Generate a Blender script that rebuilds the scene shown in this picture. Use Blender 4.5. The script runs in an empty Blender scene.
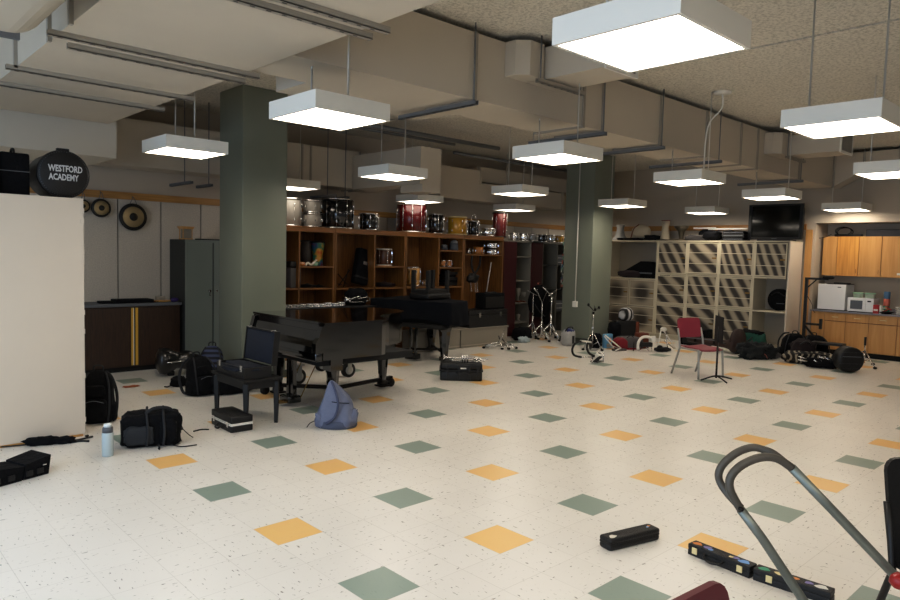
import bpy, bmesh, math, random
from mathutils import Vector, Matrix, noise
PI = math.pi
COL = bpy.context.scene.collection

# ---------------------------------------------------------------- camera measured from the tile grid
F = 690.7; PITCH = .0657; ROLL = .0256; YAW = .7552; CAMH = 1.7197
_fw = Vector((math.sin(YAW)*math.cos(PITCH), math.cos(YAW)*math.cos(PITCH), -math.sin(PITCH)))
_rt = Vector((math.cos(YAW), -math.sin(YAW), 0)); _up = _rt.cross(_fw)
_r2 = _rt*math.cos(ROLL)+_up*math.sin(ROLL); _u2 = -_rt*math.sin(ROLL)+_up*math.cos(ROLL)
CAM = Vector((0, 0, CAMH))
def ray(x, y): return _fw+_r2*((x-450)/F)+_u2*((300-y)/F)
def g(x, y, z=0.0):                      # survey: where a sight line meets height z
    d = ray(x, y); return CAM+d*((z-CAMH)/d.z)
def ax(x, y, X):
    d = ray(x, y); return CAM+d*(X/d.x)
def ay(x, y, Y):
    d = ray(x, y); return CAM+d*(Y/d.y)
cam = bpy.data.objects.new('camera', bpy.data.cameras.new('camera')); COL.objects.link(cam)
m3 = Matrix((_r2, _u2, -_fw)).transposed()
cam.matrix_world = Matrix.Translation(CAM) @ m3.to_4x4()
cam.data.sensor_width = 36; cam.data.lens = F/900*36; cam.data.clip_start = .05
bpy.context.scene.camera = cam

# ---------------------------------------------------------------- materials
def lin(h):
    h = h.lstrip('#'); out = []
    for i in (0, 2, 4):
        c = int(h[i:i+2], 16)/255; out.append(c/12.92 if c <= .04045 else ((c+.055)/1.055)**2.4)
    return out+[1]
def mat(name, col, rough=.6, metal=0, var=.0, scale=8, bump=0, bscale=60, emit=None, es=0, spec=.5, coat=0):
    m = bpy.data.materials.new(name); m.use_nodes = True; nt = m.node_tree; b = nt.nodes['Principled BSDF']
    c = lin(col); b.inputs['Base Color'].default_value = c
    b.inputs['Roughness'].default_value = rough; b.inputs['Metallic'].default_value = metal
    b.inputs['Specular IOR Level'].default_value = spec; b.inputs['Coat Weight'].default_value = coat
    if coat: b.inputs['Coat Roughness'].default_value = .06
    if emit: b.inputs['Emission Color'].default_value = lin(emit); b.inputs['Emission Strength'].default_value = es
    tc = nt.nodes.new('ShaderNodeTexCoord')
    if var:
        n = nt.nodes.new('ShaderNodeTexNoise'); n.inputs['Scale'].default_value = scale; n.inputs['Detail'].default_value = 5
        nt.links.new(tc.outputs['Object'], n.inputs['Vector'])
        r = nt.nodes.new('ShaderNodeMix'); r.data_type = 'RGBA'
        r.inputs['A'].default_value = [x*(1-var) for x in c[:3]]+[1]; r.inputs['B'].default_value = [min(1, x*(1+var)) for x in c[:3]]+[1]
        nt.links.new(n.outputs['Fac'], r.inputs['Factor']); nt.links.new(r.outputs['Result'], b.inputs['Base Color'])
    if bump:
        n = nt.nodes.new('ShaderNodeTexNoise'); n.inputs['Scale'].default_value = bscale; n.inputs['Detail'].default_value = 4
        nt.links.new(tc.outputs['Object'], n.inputs['Vector'])
        bp = nt.nodes.new('ShaderNodeBump'); bp.inputs['Strength'].default_value = bump; bp.inputs['Distance'].default_value = .02
        nt.links.new(n.outputs['Fac'], bp.inputs['Height']); nt.links.new(bp.outputs['Normal'], b.inputs['Normal'])
    return m
def wood(name, c1, c2, rough=.45, axis='Z', scale=3):
    m = mat(name, c1, rough); nt = m.node_tree; b = nt.nodes['Principled BSDF']; N = nt.nodes.new; L = nt.links.new
    tc = N('ShaderNodeTexCoord'); mp = N('ShaderNodeMapping')
    s = [14, 14, 14]; s['XYZ'.index(axis)] = .8; mp.inputs['Scale'].default_value = s
    n = N('ShaderNodeTexNoise'); n.inputs['Scale'].default_value = scale; n.inputs['Detail'].default_value = 6; n.inputs['Distortion'].default_value = .6
    r = N('ShaderNodeValToRGB'); r.color_ramp.elements[0].color = lin(c1); r.color_ramp.elements[1].color = lin(c2)
    r.color_ramp.elements[0].position = .35; r.color_ramp.elements[1].position = .68
    L(tc.outputs['Object'], mp.inputs['Vector']); L(mp.outputs['Vector'], n.inputs['Vector']); L(n.outputs['Fac'], r.inputs['Fac']); L(r.outputs['Color'], b.inputs['Base Color'])
    return m
def ramp_mat(name, cols, axis, scale, rough=.6, kind='BANDS', rot=(0, 0, 0), dist=0, detail=0):
    """stripes along an object axis"""
    m = mat(name, cols[0], rough); nt = m.node_tree; b = nt.nodes['Principled BSDF']; N = nt.nodes.new; L = nt.links.new
    tc = N('ShaderNodeTexCoord'); mp = N('ShaderNodeMapping'); mp.inputs['Rotation'].default_value = rot
    w = N('ShaderNodeTexWave'); w.wave_type = kind
    if kind == 'BANDS': w.bands_direction = axis
    else: w.rings_direction = axis
    w.inputs['Scale'].default_value = scale; w.inputs['Distortion'].default_value = dist; w.inputs['Detail'].default_value = detail
    r = N('ShaderNodeValToRGB'); r.color_ramp.elements[0].color = lin(cols[0]); r.color_ramp.elements[1].color = lin(cols[1])
    r.color_ramp.elements[0].position = .3; r.color_ramp.elements[1].position = .75
    L(tc.outputs['Object'], mp.inputs['Vector']); L(mp.outputs['Vector'], w.inputs['Vector']); L(w.outputs['Fac'], r.inputs['Fac']); L(r.outputs['Color'], b.inputs['Base Color'])
    return m
M = dict(
 black=mat('black_plastic', '#080809', .45, bump=.15), cloth=mat('black_fabric', '#101114', .9, var=.45, scale=14, bump=.9, bscale=22, spec=.15),
 vinyl=mat('black_vinyl', '#0b0b0d', .45, var=.3, scale=30, bump=.3, bscale=140), lacquer=mat('black_lacquer', '#040404', .08, coat=1),
 strap=mat('webbing_strap', '#222428', .8, bump=.3, bscale=200),
 blackwood=mat('black_painted_wood', '#0b0a09', .6), chrome=mat('chrome', '#d8d8d8', .18, 1), steel=mat('grey_steel_tube', '#a3a39e', .4, .55, var=.2, scale=20),
 cartsteel=mat('galvanised_tube', '#767a72', .42, .6, var=.25, scale=25), cartdark=mat('worn_dark_tube', '#565149', .5, .4, var=.3, scale=30),
 darkmetal=mat('dark_metal', '#26221f', .4, .8), white=mat('white_paint', '#d3c7b7', .6, var=.03, scale=3), whitegloss=mat('white_enamel', '#e4e4e4', .25),
 fixture=mat('fixture_enamel', '#e2dfd6', .35), duct=mat('painted_duct', '#c6bcac', .6, var=.05, scale=2, bump=.05, bscale=8), duct2=mat('painted_strut', '#a0988b', .55),
 galv=mat('grey_strut', '#77787a', .5, .3), pillar=mat('sage_green_paint', '#7e8376', .42, var=.06, scale=2), wall=mat('cream_wall_paint', '#beb2a1', .8, var=.04, scale=2, bump=.05),
 soffit=mat('white_plaster', '#cdc5b6', .8), panel=mat('acoustic_panel', '#c9c1b5', .95, var=.25, scale=60, bump=.5, bscale=150),
 rail=wood('oak_rail', '#b88a4c', '#9a6d38', axis='X'), orange=wood('orange_stained_wood', '#8a5c2e', '#623e1b', .4), orangeh=wood('orange_stained_shelf', '#91602f', '#69431d', .4, 'X'),
 maple=wood('maple_veneer', '#cc9e62', '#ba8a4c', .4, scale=.9), brown=wood('walnut_laminate', '#3b2619', '#26170f', .5, scale=6),
 yellowstrip=mat('yellow_edge', '#c9a03a', .5), greymetal=mat('grey_green_metal', '#747d78', .4, var=.05, scale=3), darkgrey=mat('dark_grey_metal', '#2f3230', .6, var=.3, scale=40),
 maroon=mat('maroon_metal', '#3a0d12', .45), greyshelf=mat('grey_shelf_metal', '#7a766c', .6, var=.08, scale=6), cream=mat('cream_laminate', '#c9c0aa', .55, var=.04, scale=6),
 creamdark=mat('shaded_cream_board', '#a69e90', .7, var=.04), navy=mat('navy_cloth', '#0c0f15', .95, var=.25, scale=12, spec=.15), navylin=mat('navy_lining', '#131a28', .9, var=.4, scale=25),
 bluebag=mat('slate_blue_nylon', '#6b7288', .75, var=.15, scale=12, bump=.4, bscale=30), bottle=mat('pale_blue_steel', '#b3bfc2', .4), greyplas=mat('grey_plastic', '#5c6066', .5),
 redchair=mat('maroon_plastic', '#8c3040', .45), reddark=mat('dark_maroon_plastic', '#5c1c26', .4), red=mat('red_paint', '#8d1512', .4), redlac=mat('red_drum_lacquer', '#4c070a', .25, coat=.2),
 gold=mat('yellow_drum_wrap', '#b98a1c', .3, coat=.4), whitedrum=mat('silver_white_drum_wrap', '#938f88', .4), blackdrum=mat('black_drum_wrap', '#08080a', .15, coat=.6), skin=mat('drum_head', '#cfcac0', .5),
 brass=mat('old_brass', '#8f7240', .35, .8), gongdark=mat('gong_black_rim', '#14110e', .6), gonglight=mat('gong_bronze', '#a5916a', .4, .5, var=.15, scale=20),
 orangedrum=mat('natural_wood_drum', '#b97a38', .35), tan=mat('tan_drum_shell', '#c99a52', .35), green=mat('green_fabric', '#0e4a3c', .8, var=.2), mint=mat('mint_plastic', '#8fb59a', .4),
 screen=mat('tv_screen', '#0a0d0d', .08), counter=mat('grey_laminate', '#8d8a90', .4), purple=mat('purple_plastic', '#3c2a6a', .5), brownlea=mat('brown_leather', '#6b3019', .6), greyfab=mat('grey_fabric', '#54504f', .9, var=.2),
 redfab=mat('red_fabric', '#7c1420', .8), whitefab=mat('white_grey_fabric', '#a5a5a3', .9, var=.2, scale=14), lightblue=mat('light_blue_card', '#6ea5c8', .6), coral=mat('coral_plastic', '#c9705c', .5), teal=mat('teal_plastic', '#3f8e6c', .5), dustblue=mat('dusty_blue_plastic', '#4f7291', .5),
 clearish=mat('milky_plastic', '#a9b8a8', .4), redcard=mat('red_white_card', '#b03030', .6), plinth=mat('grey_painted_board', '#8d877b', .7), shell=mat('ivory_fibreglass', '#b9ad96', .5), olive=mat('dull_brass', '#5d5444', .45, .5),
 oldred=mat('marbled_red_wrap', '#5c1512', .3, var=.6, scale=30), multi=mat('tie_dye', '#8a3a20', .5), rubber=mat('black_rubber', '#0a0a0a', .8), label=mat('white_label', '#e0ddd5', .6), greenf=mat('sticker_green', '#4d9b7c', .6), stickb=mat('sticker_blue', '#7fa8d8', .6), stickp=mat('sticker_cream', '#d9c99a', .6), sticko=mat('sticker_orange', '#cf8a4d', .6), sticky=mat('sticker_lilac', '#8e85b5', .6),
 lid=mat('bottle_lid', '#d7dee0', .4), soil=mat('dried_leaf', '#a8623c', .8), white_ink=mat('white_stencil_ink', '#c9c9c9', .7), redbrown=mat('dark_oxide_leather', '#33211c', .7), fretb=mat('bead_black', '#0b0b0b', .6),
)
M['diffuser_dim'] = mat('faint_diffuser', '#ffffff', .5, emit='#fff3e2', es=4.5)
M['diffuser'] = mat('lit_diffuser', '#ffffff', .5, emit='#fff3e2', es=11.5)
for nm, cols in (('tie', ((.0, '#b8301c'), (.35, '#c9a03a'), (.5, '#2f7a5a'), (.75, '#2f6a8a'), (1, '#a82a1c'))),):
    nt = M['multi'].node_tree; n = nt.nodes.new('ShaderNodeTexNoise'); n.inputs['Scale'].default_value = 6
    tc = nt.nodes.new('ShaderNodeTexCoord'); r = nt.nodes.new('ShaderNodeValToRGB'); cr = r.color_ramp
    cr.elements[0].position = .25; cr.elements[0].color = lin('#b8301c'); cr.elements[1].position = .75; cr.elements[1].color = lin('#a82a1c')
    for p, c in ((.42, '#c9a03a'), (.5, '#2f7a5a'), (.6, '#2f5a8a')):
        e = cr.elements.new(p); e.color = lin(c)
    nt.links.new(tc.outputs['Object'], n.inputs['Vector']); nt.links.new(n.outputs['Fac'], r.inputs['Fac']); nt.links.new(r.outputs['Color'], nt.nodes['Principled BSDF'].inputs['Base Color'])

# ---------------------------------------------------------------- mesh building
class MB:
    def __init__(s): s.b = bmesh.new(); s.mats = []; s.cur = 0
    def use(s, m):
        if m not in s.mats: s.mats.append(m)
        s.cur = s.mats.index(m); return s
    def _f(s, vs, smooth=False):
        try:
            f = s.b.faces.new(vs); f.material_index = s.cur; f.smooth = smooth; return f
        except ValueError: return None
    def box(s, x0, x1, y0, y1, z0, z1, bev=0, mtx=None, seg=2):
        t = bmesh.new(); bmesh.ops.create_cube(t, size=1)
        for v in t.verts:
            v.co = Vector(((x0+x1)/2+v.co.x*(x1-x0), (y0+y1)/2+v.co.y*(y1-y0), (z0+z1)/2+v.co.z*(z1-z0)))
        if bev: bmesh.ops.bevel(t, geom=list(t.edges), offset=min(bev, .49*min(abs(x1-x0), abs(y1-y0), abs(z1-z0))), segments=seg, affect='EDGES', profile=.6)
        return s._merge(t, mtx, bev > .008)
    def _merge(s, t, mtx=None, smooth=False):
        mp = {}
        for v in t.verts: mp[v] = s.b.verts.new(mtx @ v.co if mtx else v.co)
        for f in t.faces: s._f([mp[v] for v in f.verts], smooth)
        t.free(); return s
    def tube(s, pts, r, n=8, closed=False, caps=True):
        pts = [Vector(p) for p in pts]; rs = r if isinstance(r, (list, tuple)) else [r]*len(pts)
        rings = []; up = Vector((0, 0, 1)); N = len(pts); prev = None
        for i, p in enumerate(pts):
            if closed: t = (pts[(i+1) % N]-pts[i-1]).normalized()
            else: t = (pts[min(i+1, N-1)]-pts[max(i-1, 0)]).normalized()
            if prev is None:
                a = up if abs(t.dot(up)) < .9 else Vector((1, 0, 0)); u = t.cross(a).normalized()
            else:
                u = (prev-t*prev.dot(t)); u = u.normalized() if u.length > 1e-6 else t.orthogonal().normalized()
            prev = u; w = t.cross(u)
            rings.append([s.b.verts.new(p+(u*math.cos(2*PI*k/n)+w*math.sin(2*PI*k/n))*rs[i]) for k in range(n)])
        for i in range(N if closed else N-1):
            A, B = rings[i], rings[(i+1) % N]
            for k in range(n): s._f([A[k], A[(k+1) % n], B[(k+1) % n], B[k]], True)
        if caps and not closed: s._f(rings[0][::-1]); s._f(rings[-1])
        return s
    def curve(s, ctrl, r, n=8, sub=6, closed=False):
        P = [Vector(p) for p in ctrl]; out = []; L = len(P)
        rng = range(L) if closed else range(L-1)
        for i in rng:
            if closed: p0, p1, p2, p3 = P[i-1], P[i], P[(i+1) % L], P[(i+2) % L]
            else: p0, p1, p2, p3 = P[max(i-1, 0)], P[i], P[i+1], P[min(i+2, L-1)]
            for k in range(sub):
                t = k/sub; out.append(.5*((2*p1)+(p2-p0)*t+(2*p0-5*p1+4*p2-p3)*t*t+(3*p1-p0-3*p2+p3)*t**3))
        if not closed: out.append(P[-1])
        return s.tube(out, r, n, closed)
    def lathe(s, prof, c=(0, 0, 0), axis='Z', n=20, smooth=True, mtx=None):
        c = Vector(c); rings = []
        for r, h in prof:
            ring = []
            for k in range(n):
                a = 2*PI*k/n; x, y = r*math.cos(a), r*math.sin(a)
                p = Vector((x, y, h)) if axis == 'Z' else Vector((h, x, y)) if axis == 'X' else Vector((y, h, x))
                p = p+c
                ring.append(s.b.verts.new(mtx @ p if mtx else p))
            rings.append(ring)
        for A, B in zip(rings, rings[1:]):
            for k in range(n): s._f([A[k], A[(k+1) % n], B[(k+1) % n], B[k]], smooth)
        s._f(rings[0][::-1]); s._f(rings[-1]); return s
    def prism(s, poly, z0, z1, axis='Z', mtx=None, smooth=False):
        def P(a, b, h): return Vector((a, b, h)) if axis == 'Z' else Vector((h, a, b)) if axis == 'X' else Vector((a, h, b))
        A = [s.b.verts.new((mtx @ P(a, b, z0)) if mtx else P(a, b, z0)) for a, b in poly]
        B = [s.b.verts.new((mtx @ P(a, b, z1)) if mtx else P(a, b, z1)) for a, b in poly]
        n = len(poly); s._f(A[::-1]); s._f(B)
        for k in range(n): s._f([A[k], A[(k+1) % n], B[(k+1) % n], B[k]], smooth)
        return s
    def blob(s, c, r, e=.7, amp=.04, seed=0, flat=None, sub=24, fr=6, mtx=None, taper=0):
        """lumpy super-ellipsoid; flat clips its underside at a height"""
        c = Vector(c); rx, ry, rz = r; nu, nv = sub, sub//2; rows = []
        def sp(v, e): return math.copysign(abs(v)**e, v)
        for j in range(nv+1):
            ph = -PI/2+PI*j/nv; row = []
            for i in range(nu):
                th = 2*PI*i/nu
                x = sp(math.cos(ph), e)*sp(math.cos(th), e); y = sp(math.cos(ph), e)*sp(math.sin(th), e); z = sp(math.sin(ph), e)
                k = 1-taper*(z+1)/2
                p = Vector((x*rx*k, y*ry*k, z*rz)); d = noise.noise(Vector((x, y, z))*fr*.35+Vector((seed*7.3, seed*3.1, 0)))+.5*noise.noise(Vector((x, y, z))*fr+Vector((seed, 0, seed*5)))
                p *= 1+amp*d*2; p = p+c
                if flat is not None and p.z < flat: p.z = flat+(.001*j)
                row.append(s.b.verts.new(mtx @ p if mtx else p))
                if j in (0, nv): break
            rows.append(row)
        for j in range(nv):
            A, B = rows[j], rows[j+1]
            for i in range(nu):
                i2 = (i+1) % nu
                if len(A) == 1: s._f([A[0], B[i2], B[i]], True)
                elif len(B) == 1: s._f([A[i], A[i2], B[0]], True)
                else: s._f([A[i], A[i2], B[i2], B[i]], True)
        return s
    def quad(s, a, b, c, d): s._f([s.b.verts.new(Vector(p)) for p in (a, b, c, d)]); return s
    def build(s, name, m=None, parent=None, loc=None, rotz=0):
        bmesh.ops.recalc_face_normals(s.b, faces=s.b.faces)
        me = bpy.data.meshes.new(name); s.b.to_mesh(me); s.b.free()
        for q in (s.mats or [m]): me.materials.append(M[q] if isinstance(q, str) else q)
        o = bpy.data.objects.new(name, me); COL.objects.link(o)
        if parent: o.parent = parent
        if loc is not None: o.location = loc
        o.rotation_euler.z = rotz
        return o
def tag(o, label, cat, group=None, kind=None):
    o['label'] = label; o['category'] = cat
    if group: o['group'] = group
    if kind: o['kind'] = kind
    return o
def thing(name, label, cat, loc=(0, 0, 0), rotz=0, group=None):
    o = bpy.data.objects.new(name, None); COL.objects.link(o); o.empty_display_size = .1
    o.location = loc; o.rotation_euler.z = rotz
    return tag(o, label, cat, group)
def struct(name, mb, m=None, parent=None, **k):
    o = mb.build(name, m, parent, **k)
    if not parent: o['kind'] = 'structure'
    return o
def dup(root, loc, rotz=0, label=None, group=None, scale=None):
    r = root.copy(); COL.objects.link(r); r.location = loc; r.rotation_euler.z = rotz
    if label: r['label'] = label
    if group: r['group'] = group
    if scale: r.scale = scale if isinstance(scale, (tuple, list)) else (scale,)*3
    for ch in list(root.children):
        c = ch.copy(); COL.objects.link(c); c.parent = r
        for gg in list(ch.children):
            d = gg.copy(); COL.objects.link(d); d.parent = c
    return r
def Rz(a): return Matrix.Rotation(a, 4, 'Z')
def T(x, y, z): return Matrix.Translation((x, y, z))
def text(body, size, m, parent, mtx, ext=.001, name='lettering'):
    cu = bpy.data.curves.new(name, 'FONT'); cu.body = body; cu.size = size; cu.extrude = ext; cu.align_x = 'CENTER'; cu.align_y = 'CENTER'; cu.resolution_u = 2; cu.offset = size*.03
    tmp = bpy.data.objects.new('tmp', cu); COL.objects.link(tmp)
    me = bpy.data.meshes.new_from_object(tmp.evaluated_get(bpy.context.evaluated_depsgraph_get()))
    bpy.data.objects.remove(tmp); me.transform(mtx); me.materials.clear(); me.materials.append(M[m])
    o = bpy.data.objects.new(name, me); COL.objects.link(o); o.parent = parent; return o
# ================================================================= THE ROOM
TS = .3048
def floor_material():
    m = mat('vinyl_tile_floor', '#d5d0c7', .3); nt = m.node_tree; b = nt.nodes['Principled BSDF']; N = nt.nodes.new; L = nt.links.new
    tc = N('ShaderNodeTexCoord'); sp = N('ShaderNodeSeparateXYZ'); L(tc.outputs['Object'], sp.inputs[0])
    def mth(op, a, b_=None, c=None):
        n = N('ShaderNodeMath'); n.operation = op
        for i, v in enumerate((a, b_, c)):
            if v is None: continue
            if isinstance(v, (int, float)): n.inputs[i].default_value = v
            else: L(v, n.inputs[i])
        return n.outputs[0]
    u = mth('DIVIDE', mth('SUBTRACT', sp.outputs['X'], 1.9904), TS); v = mth('DIVIDE', mth('SUBTRACT', 4.7423, sp.outputs['Y']), TS)
    i = mth('FLOOR', u); j = mth('FLOOR', v)
    def is0(x, n): return mth('LESS_THAN', mth('FLOORED_MODULO', mth('ADD', x, .5), n), 1)
    acc = mth('MULTIPLY', mth('MULTIPLY', is0(i, 3), is0(j, 3)), mth('GREATER_THAN', i, -.5))
    acc = mth('MULTIPLY', acc, mth('SUBTRACT', 1, mth('MULTIPLY', mth('COMPARE', i, 3, .5), mth('COMPARE', j, -9, .5)))); even = is0(mth('ADD', i, j), 6)
    # per-tile tone
    wn = N('ShaderNodeTexWhiteNoise'); wn.noise_dimensions = '2D'; cb = N('ShaderNodeCombineXYZ'); L(i, cb.inputs[0]); L(j, cb.inputs[1]); L(cb.outputs[0], wn.inputs['Vector'])
    tone = N('ShaderNodeMix'); tone.data_type = 'RGBA'; tone.inputs['A'].default_value = lin('#e0dcd5'); tone.inputs['B'].default_value = lin('#e3dfd8'); L(wn.outputs['Value'], tone.inputs['Factor'])
    # dark chips, elongated, direction alternating with the tile
    def chips(sx, sy, sc, th):
        mp = N('ShaderNodeMapping'); mp.inputs['Scale'].default_value = (sx, sy, 1); L(tc.outputs['Object'], mp.inputs['Vector'])
        n = N('ShaderNodeTexNoise'); n.inputs['Scale'].default_value = sc; n.inputs['Detail'].default_value = 2; L(mp.outputs['Vector'], n.inputs['Vector'])
        return mth('MULTIPLY', mth('SUBTRACT', n.outputs['Fac'], th), 14)
    c1 = mth('MAXIMUM', chips(1, .33, 64, .655), 0); c2 = mth('MAXIMUM', chips(.33, 1, 64, .655), 0)
    par = is0(mth('ADD', i, j), 2); mixc = mth('ADD', mth('MULTIPLY', par, c1), mth('MULTIPLY', mth('SUBTRACT', 1, par), c2))
    cl = mth('MINIMUM', mixc, .75)
    spk = N('ShaderNodeMix'); spk.data_type = 'RGBA'; spk.inputs['B'].default_value = lin('#57524c'); L(tone.outputs['Result'], spk.inputs['A']); L(cl, spk.inputs['Factor'])
    ac = N('ShaderNodeMix'); ac.data_type = 'RGBA'; ac.inputs['A'].default_value = lin('#ebbf78'); ac.inputs['B'].default_value = lin('#87988d'); L(even, ac.inputs['Factor'])
    asp = N('ShaderNodeMix'); asp.data_type = 'RGBA'; L(ac.outputs['Result'], asp.inputs['A']); L(spk.outputs['Result'], asp.inputs['B']); asp.inputs['Factor'].default_value = .06
    out = N('ShaderNodeMix'); out.data_type = 'RGBA'; L(acc, out.inputs['Factor']); L(spk.outputs['Result'], out.inputs['A']); L(asp.outputs['Result'], out.inputs['B'])
    # seams
    fu = mth('FRACT', u); fv = mth('FRACT', v)
    def edge(f): return mth('LESS_THAN', mth('MINIMUM', f, mth('SUBTRACT', 1, f)), .006)
    n2 = N('ShaderNodeTexNoise'); n2.inputs['Scale'].default_value = 1.3; L(tc.outputs['Object'], n2.inputs['Vector'])
    seam = mth('MULTIPLY', mth('MAXIMUM', edge(fu), edge(fv)), mth('MULTIPLY', n2.outputs['Fac'], .5))
    sm = N('ShaderNodeMix'); sm.data_type = 'RGBA'; sm.inputs['B'].default_value = lin('#8d8880'); L(out.outputs['Result'], sm.inputs['A']); L(seam, sm.inputs['Factor'])
    # scuffs
    n3 = N('ShaderNodeTexNoise'); n3.inputs['Scale'].default_value = 1.1; n3.inputs['Detail'].default_value = 6; L(tc.outputs['Object'], n3.inputs['Vector'])
    mul = N('ShaderNodeMix'); mul.data_type = 'RGBA'; mul.blend_type = 'MULTIPLY'; mul.inputs['Factor'].default_value = .1; L(sm.outputs['Result'], mul.inputs['A']); L(n3.outputs['Fac'], mul.inputs['B'])
    L(mul.outputs['Result'], b.inputs['Base Color'])
    rr = N('ShaderNodeMapRange'); rr.inputs['To Min'].default_value = .26; rr.inputs['To Max'].default_value = .42; L(n3.outputs['Fac'], rr.inputs['Value']); L(rr.outputs['Result'], b.inputs['Roughness'])
    return m
M['floor'] = floor_material()
def ceiling_material():
    m = mat('stippled_ceiling', '#b8ae99', .95); nt = m.node_tree; b = nt.nodes['Principled BSDF']; N = nt.nodes.new; L = nt.links.new
    tc = N('ShaderNodeTexCoord'); n = N('ShaderNodeTexNoise'); n.inputs['Scale'].default_value = 34; n.inputs['Detail'].default_value = 8; n.inputs['Roughness'].default_value = .75; L(tc.outputs['Object'], n.inputs['Vector'])
    r = N('ShaderNodeValToRGB'); r.color_ramp.elements[0].color = lin('#b3ada1'); r.color_ramp.elements[1].color = lin('#e2dccf'); r.color_ramp.elements[0].position = .36; r.color_ramp.elements[1].position = .54
    L(n.outputs['Fac'], r.inputs['Fac']); L(r.outputs['Color'], b.inputs['Base Color'])
    bp = N('ShaderNodeBump'); bp.inputs['Strength'].default_value = .6; bp.inputs['Distance'].default_value = .02; L(n.outputs['Fac'], bp.inputs['Height']); L(bp.outputs['Normal'], b.inputs['Normal'])
    return m
M['ceiling'] = ceiling_material()
CZ = 3.8; WY = 10.35; WX = 14.35; NX = 15.0; NY = 4.96
struct('floor', MB().box(-4, NX+.1, -3, WY+.1, -.1, 0), 'floor')
mb = MB().box(-4, 6.79, -3, WY+.1, CZ, CZ+.1).box(6.84, NX+.1, -3, WY+.1, CZ, CZ+.1)
struct('ceiling', mb, 'ceiling')
struct('ceiling_joint', MB().box(6.7, 6.9, -3, WY+.1, CZ+.1, CZ+.14), 'darkmetal')
mb = MB().box(-4, WX, WY, WY+.1, 2.47, CZ).box(-4, WX, WY, WY+.1, 0, .2)
struct('wall_back', mb, 'wall')
# acoustic panels below the rail, a seam every 0.61 m
mb = MB(); xa, xb = ay(118, 260, WY).x, ay(161, 260, WY).x; st_ = xb-xa; x = xa-5*st_
while x < WX:
    mb.box(x+.008, min(x+st_, WX)-.008, WY, WY+.06, .2, 2.47); x += st_
mb.box(-4, WX, WY+.06, WY+.1, .2, 2.47)
struct('wall_back_panels', mb, 'panel')
struct('trim_1', MB().box(-2, WX, WY-.03, WY+.01, 2.38, 2.48), 'rail')
struct('wall_right', MB().box(WX, WX+.1, NY, WY, 0, CZ), 'wall')
struct('wall_bulkhead', MB().box(WX, WX+.1, -3, NY, 2.51, CZ), 'wall')
struct('wall_niche_side', MB().box(WX+.1, NX, NY, NY+.1, 0, 2.56), 'wall')
struct('wall_niche_back', MB().box(NX, NX+.1, -3, NY+.1, 0, 2.6), 'wall')
struct('ceiling_niche', MB().box(WX+.1, NX, -3, NY, 2.51, 2.56), 'wall')
struct('trim_2', MB().box(WX-.03, WX, NY+.17, WY-.03, 2.38, 2.49), mat('oak_rail_right', '#a8783f', .5, var=.2, scale=10))
struct('trim_3', MB().box(WX-.03, WX, NY+.05, NY+.17, .0, 2.38), 'maple')
struct('baseboard_right', MB().box(WX-.012, WX, NY+.0, NY+.05, 0, .1).box(WX-.012, WX, NY+.17, WY, 0, .1), mat('dark_base', '#3a332d', .7))
struct('soffit', MB().box(-2, 2.75, 8.72, 9.86, 2.75, CZ), 'soffit')
# pillars
for nm, (x0, x1, y0, y1) in (('pillar_1', (4.13, 4.77, 8.3, 8.96)), ('pillar_2', (11.47, 12.15, 8.1, 8.8))):
    struct(nm, MB().box(x0, x1, y0, y1, 0, CZ, .012), 'pillar')
struct('trim_4', MB().box(4.11, 4.13, 8.28, 8.98, 0, .1).box(4.11, 4.79, 8.28, 8.3, 0, .1).box(11.45, 11.47, 8.08, 8.82, 0, .1).box(11.45, 12.17, 8.08, 8.1, 0, .1), mat('dark_vinyl_base', '#3f463f', .6))
# conduit and outlet on pillar 2
p = ax(578, 250, 11.47); t = thing('wall_outlet', 'small white outlet box with thin conduit on the left face of the far green pillar', 'outlet', (11.44, p.y, .78))
MB().box(-.03, .03, -.05, .05, -.06, .06, .006).build('outlet_box', 'label', t)
MB().tube([(0, 0, .06), (0, 0, 2.9)], .012).build('conduit', 'label', t)

# ================================================================= DUCTWORK
def flange(mb, x, y0, y1, z0, z1, w=.03):            # raised joint round an X-running duct
    mb.box(x-w/2, x+w/2, y0-.02, y1+.02, z0-.02, z1)
def channel(p, q, parent, name='strut', m='duct2', d=.04):
    """cross strut: U channel between two points, open side up, with dark slots"""
    p, q = Vector(p), Vector(q); ln = (q-p).length; a = math.atan2(q.y-p.y, q.x-p.x); mt = T(*p) @ Rz(a)
    mb = MB().use(m).box(0, ln, -d/2, d/2, -d, -d+.006, 0, mt).box(0, ln, -d/2, -d/2+.005, -d, 0, 0, mt).box(0, ln, d/2-.005, d/2, -d, 0, 0, mt)
    mb.use('darkmetal'); k = .06
    while k < ln-.05: mb.box(k, k+.03, -.006, .006, -d-.001, -d+.001, 0, mt); k += .1
    return mb.build(name, None, parent)
D0, D1, DZ0, DZ1 = 4.56, 5.2, 3.14, 3.74
t = thing('air_duct', 'long rectangular beige air duct running across the room beneath the ceiling', 'duct', (2.66, D0, DZ0))
o = Vector((2.66, D0, DZ0)); L_ = 13.95-2.66
MB().box(0, L_, 0, D1-D0, 0, DZ1-DZ0).build('duct_body', 'duct', t)
mb = MB().box(.5, 2.2, D1-D0, 1.15, 0, .5); mb.build('side_plenum', 'duct', t)
hx = [ay(475, 60, D0).x, ay(603, 100, D0).x, ay(660, 120, D0).x, ay(706, 130, D0).x, ay(757, 150, D0).x, ay(583, 110, D0).x, ay(740, 150, D0).x, ay(800, 150, D0).x]
for x in hx: mb = MB(); flange(mb, x-o.x, 0, D1-D0, 0, DZ1-DZ0, .035); mb.build('joint_flange', 'duct2', t)
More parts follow.
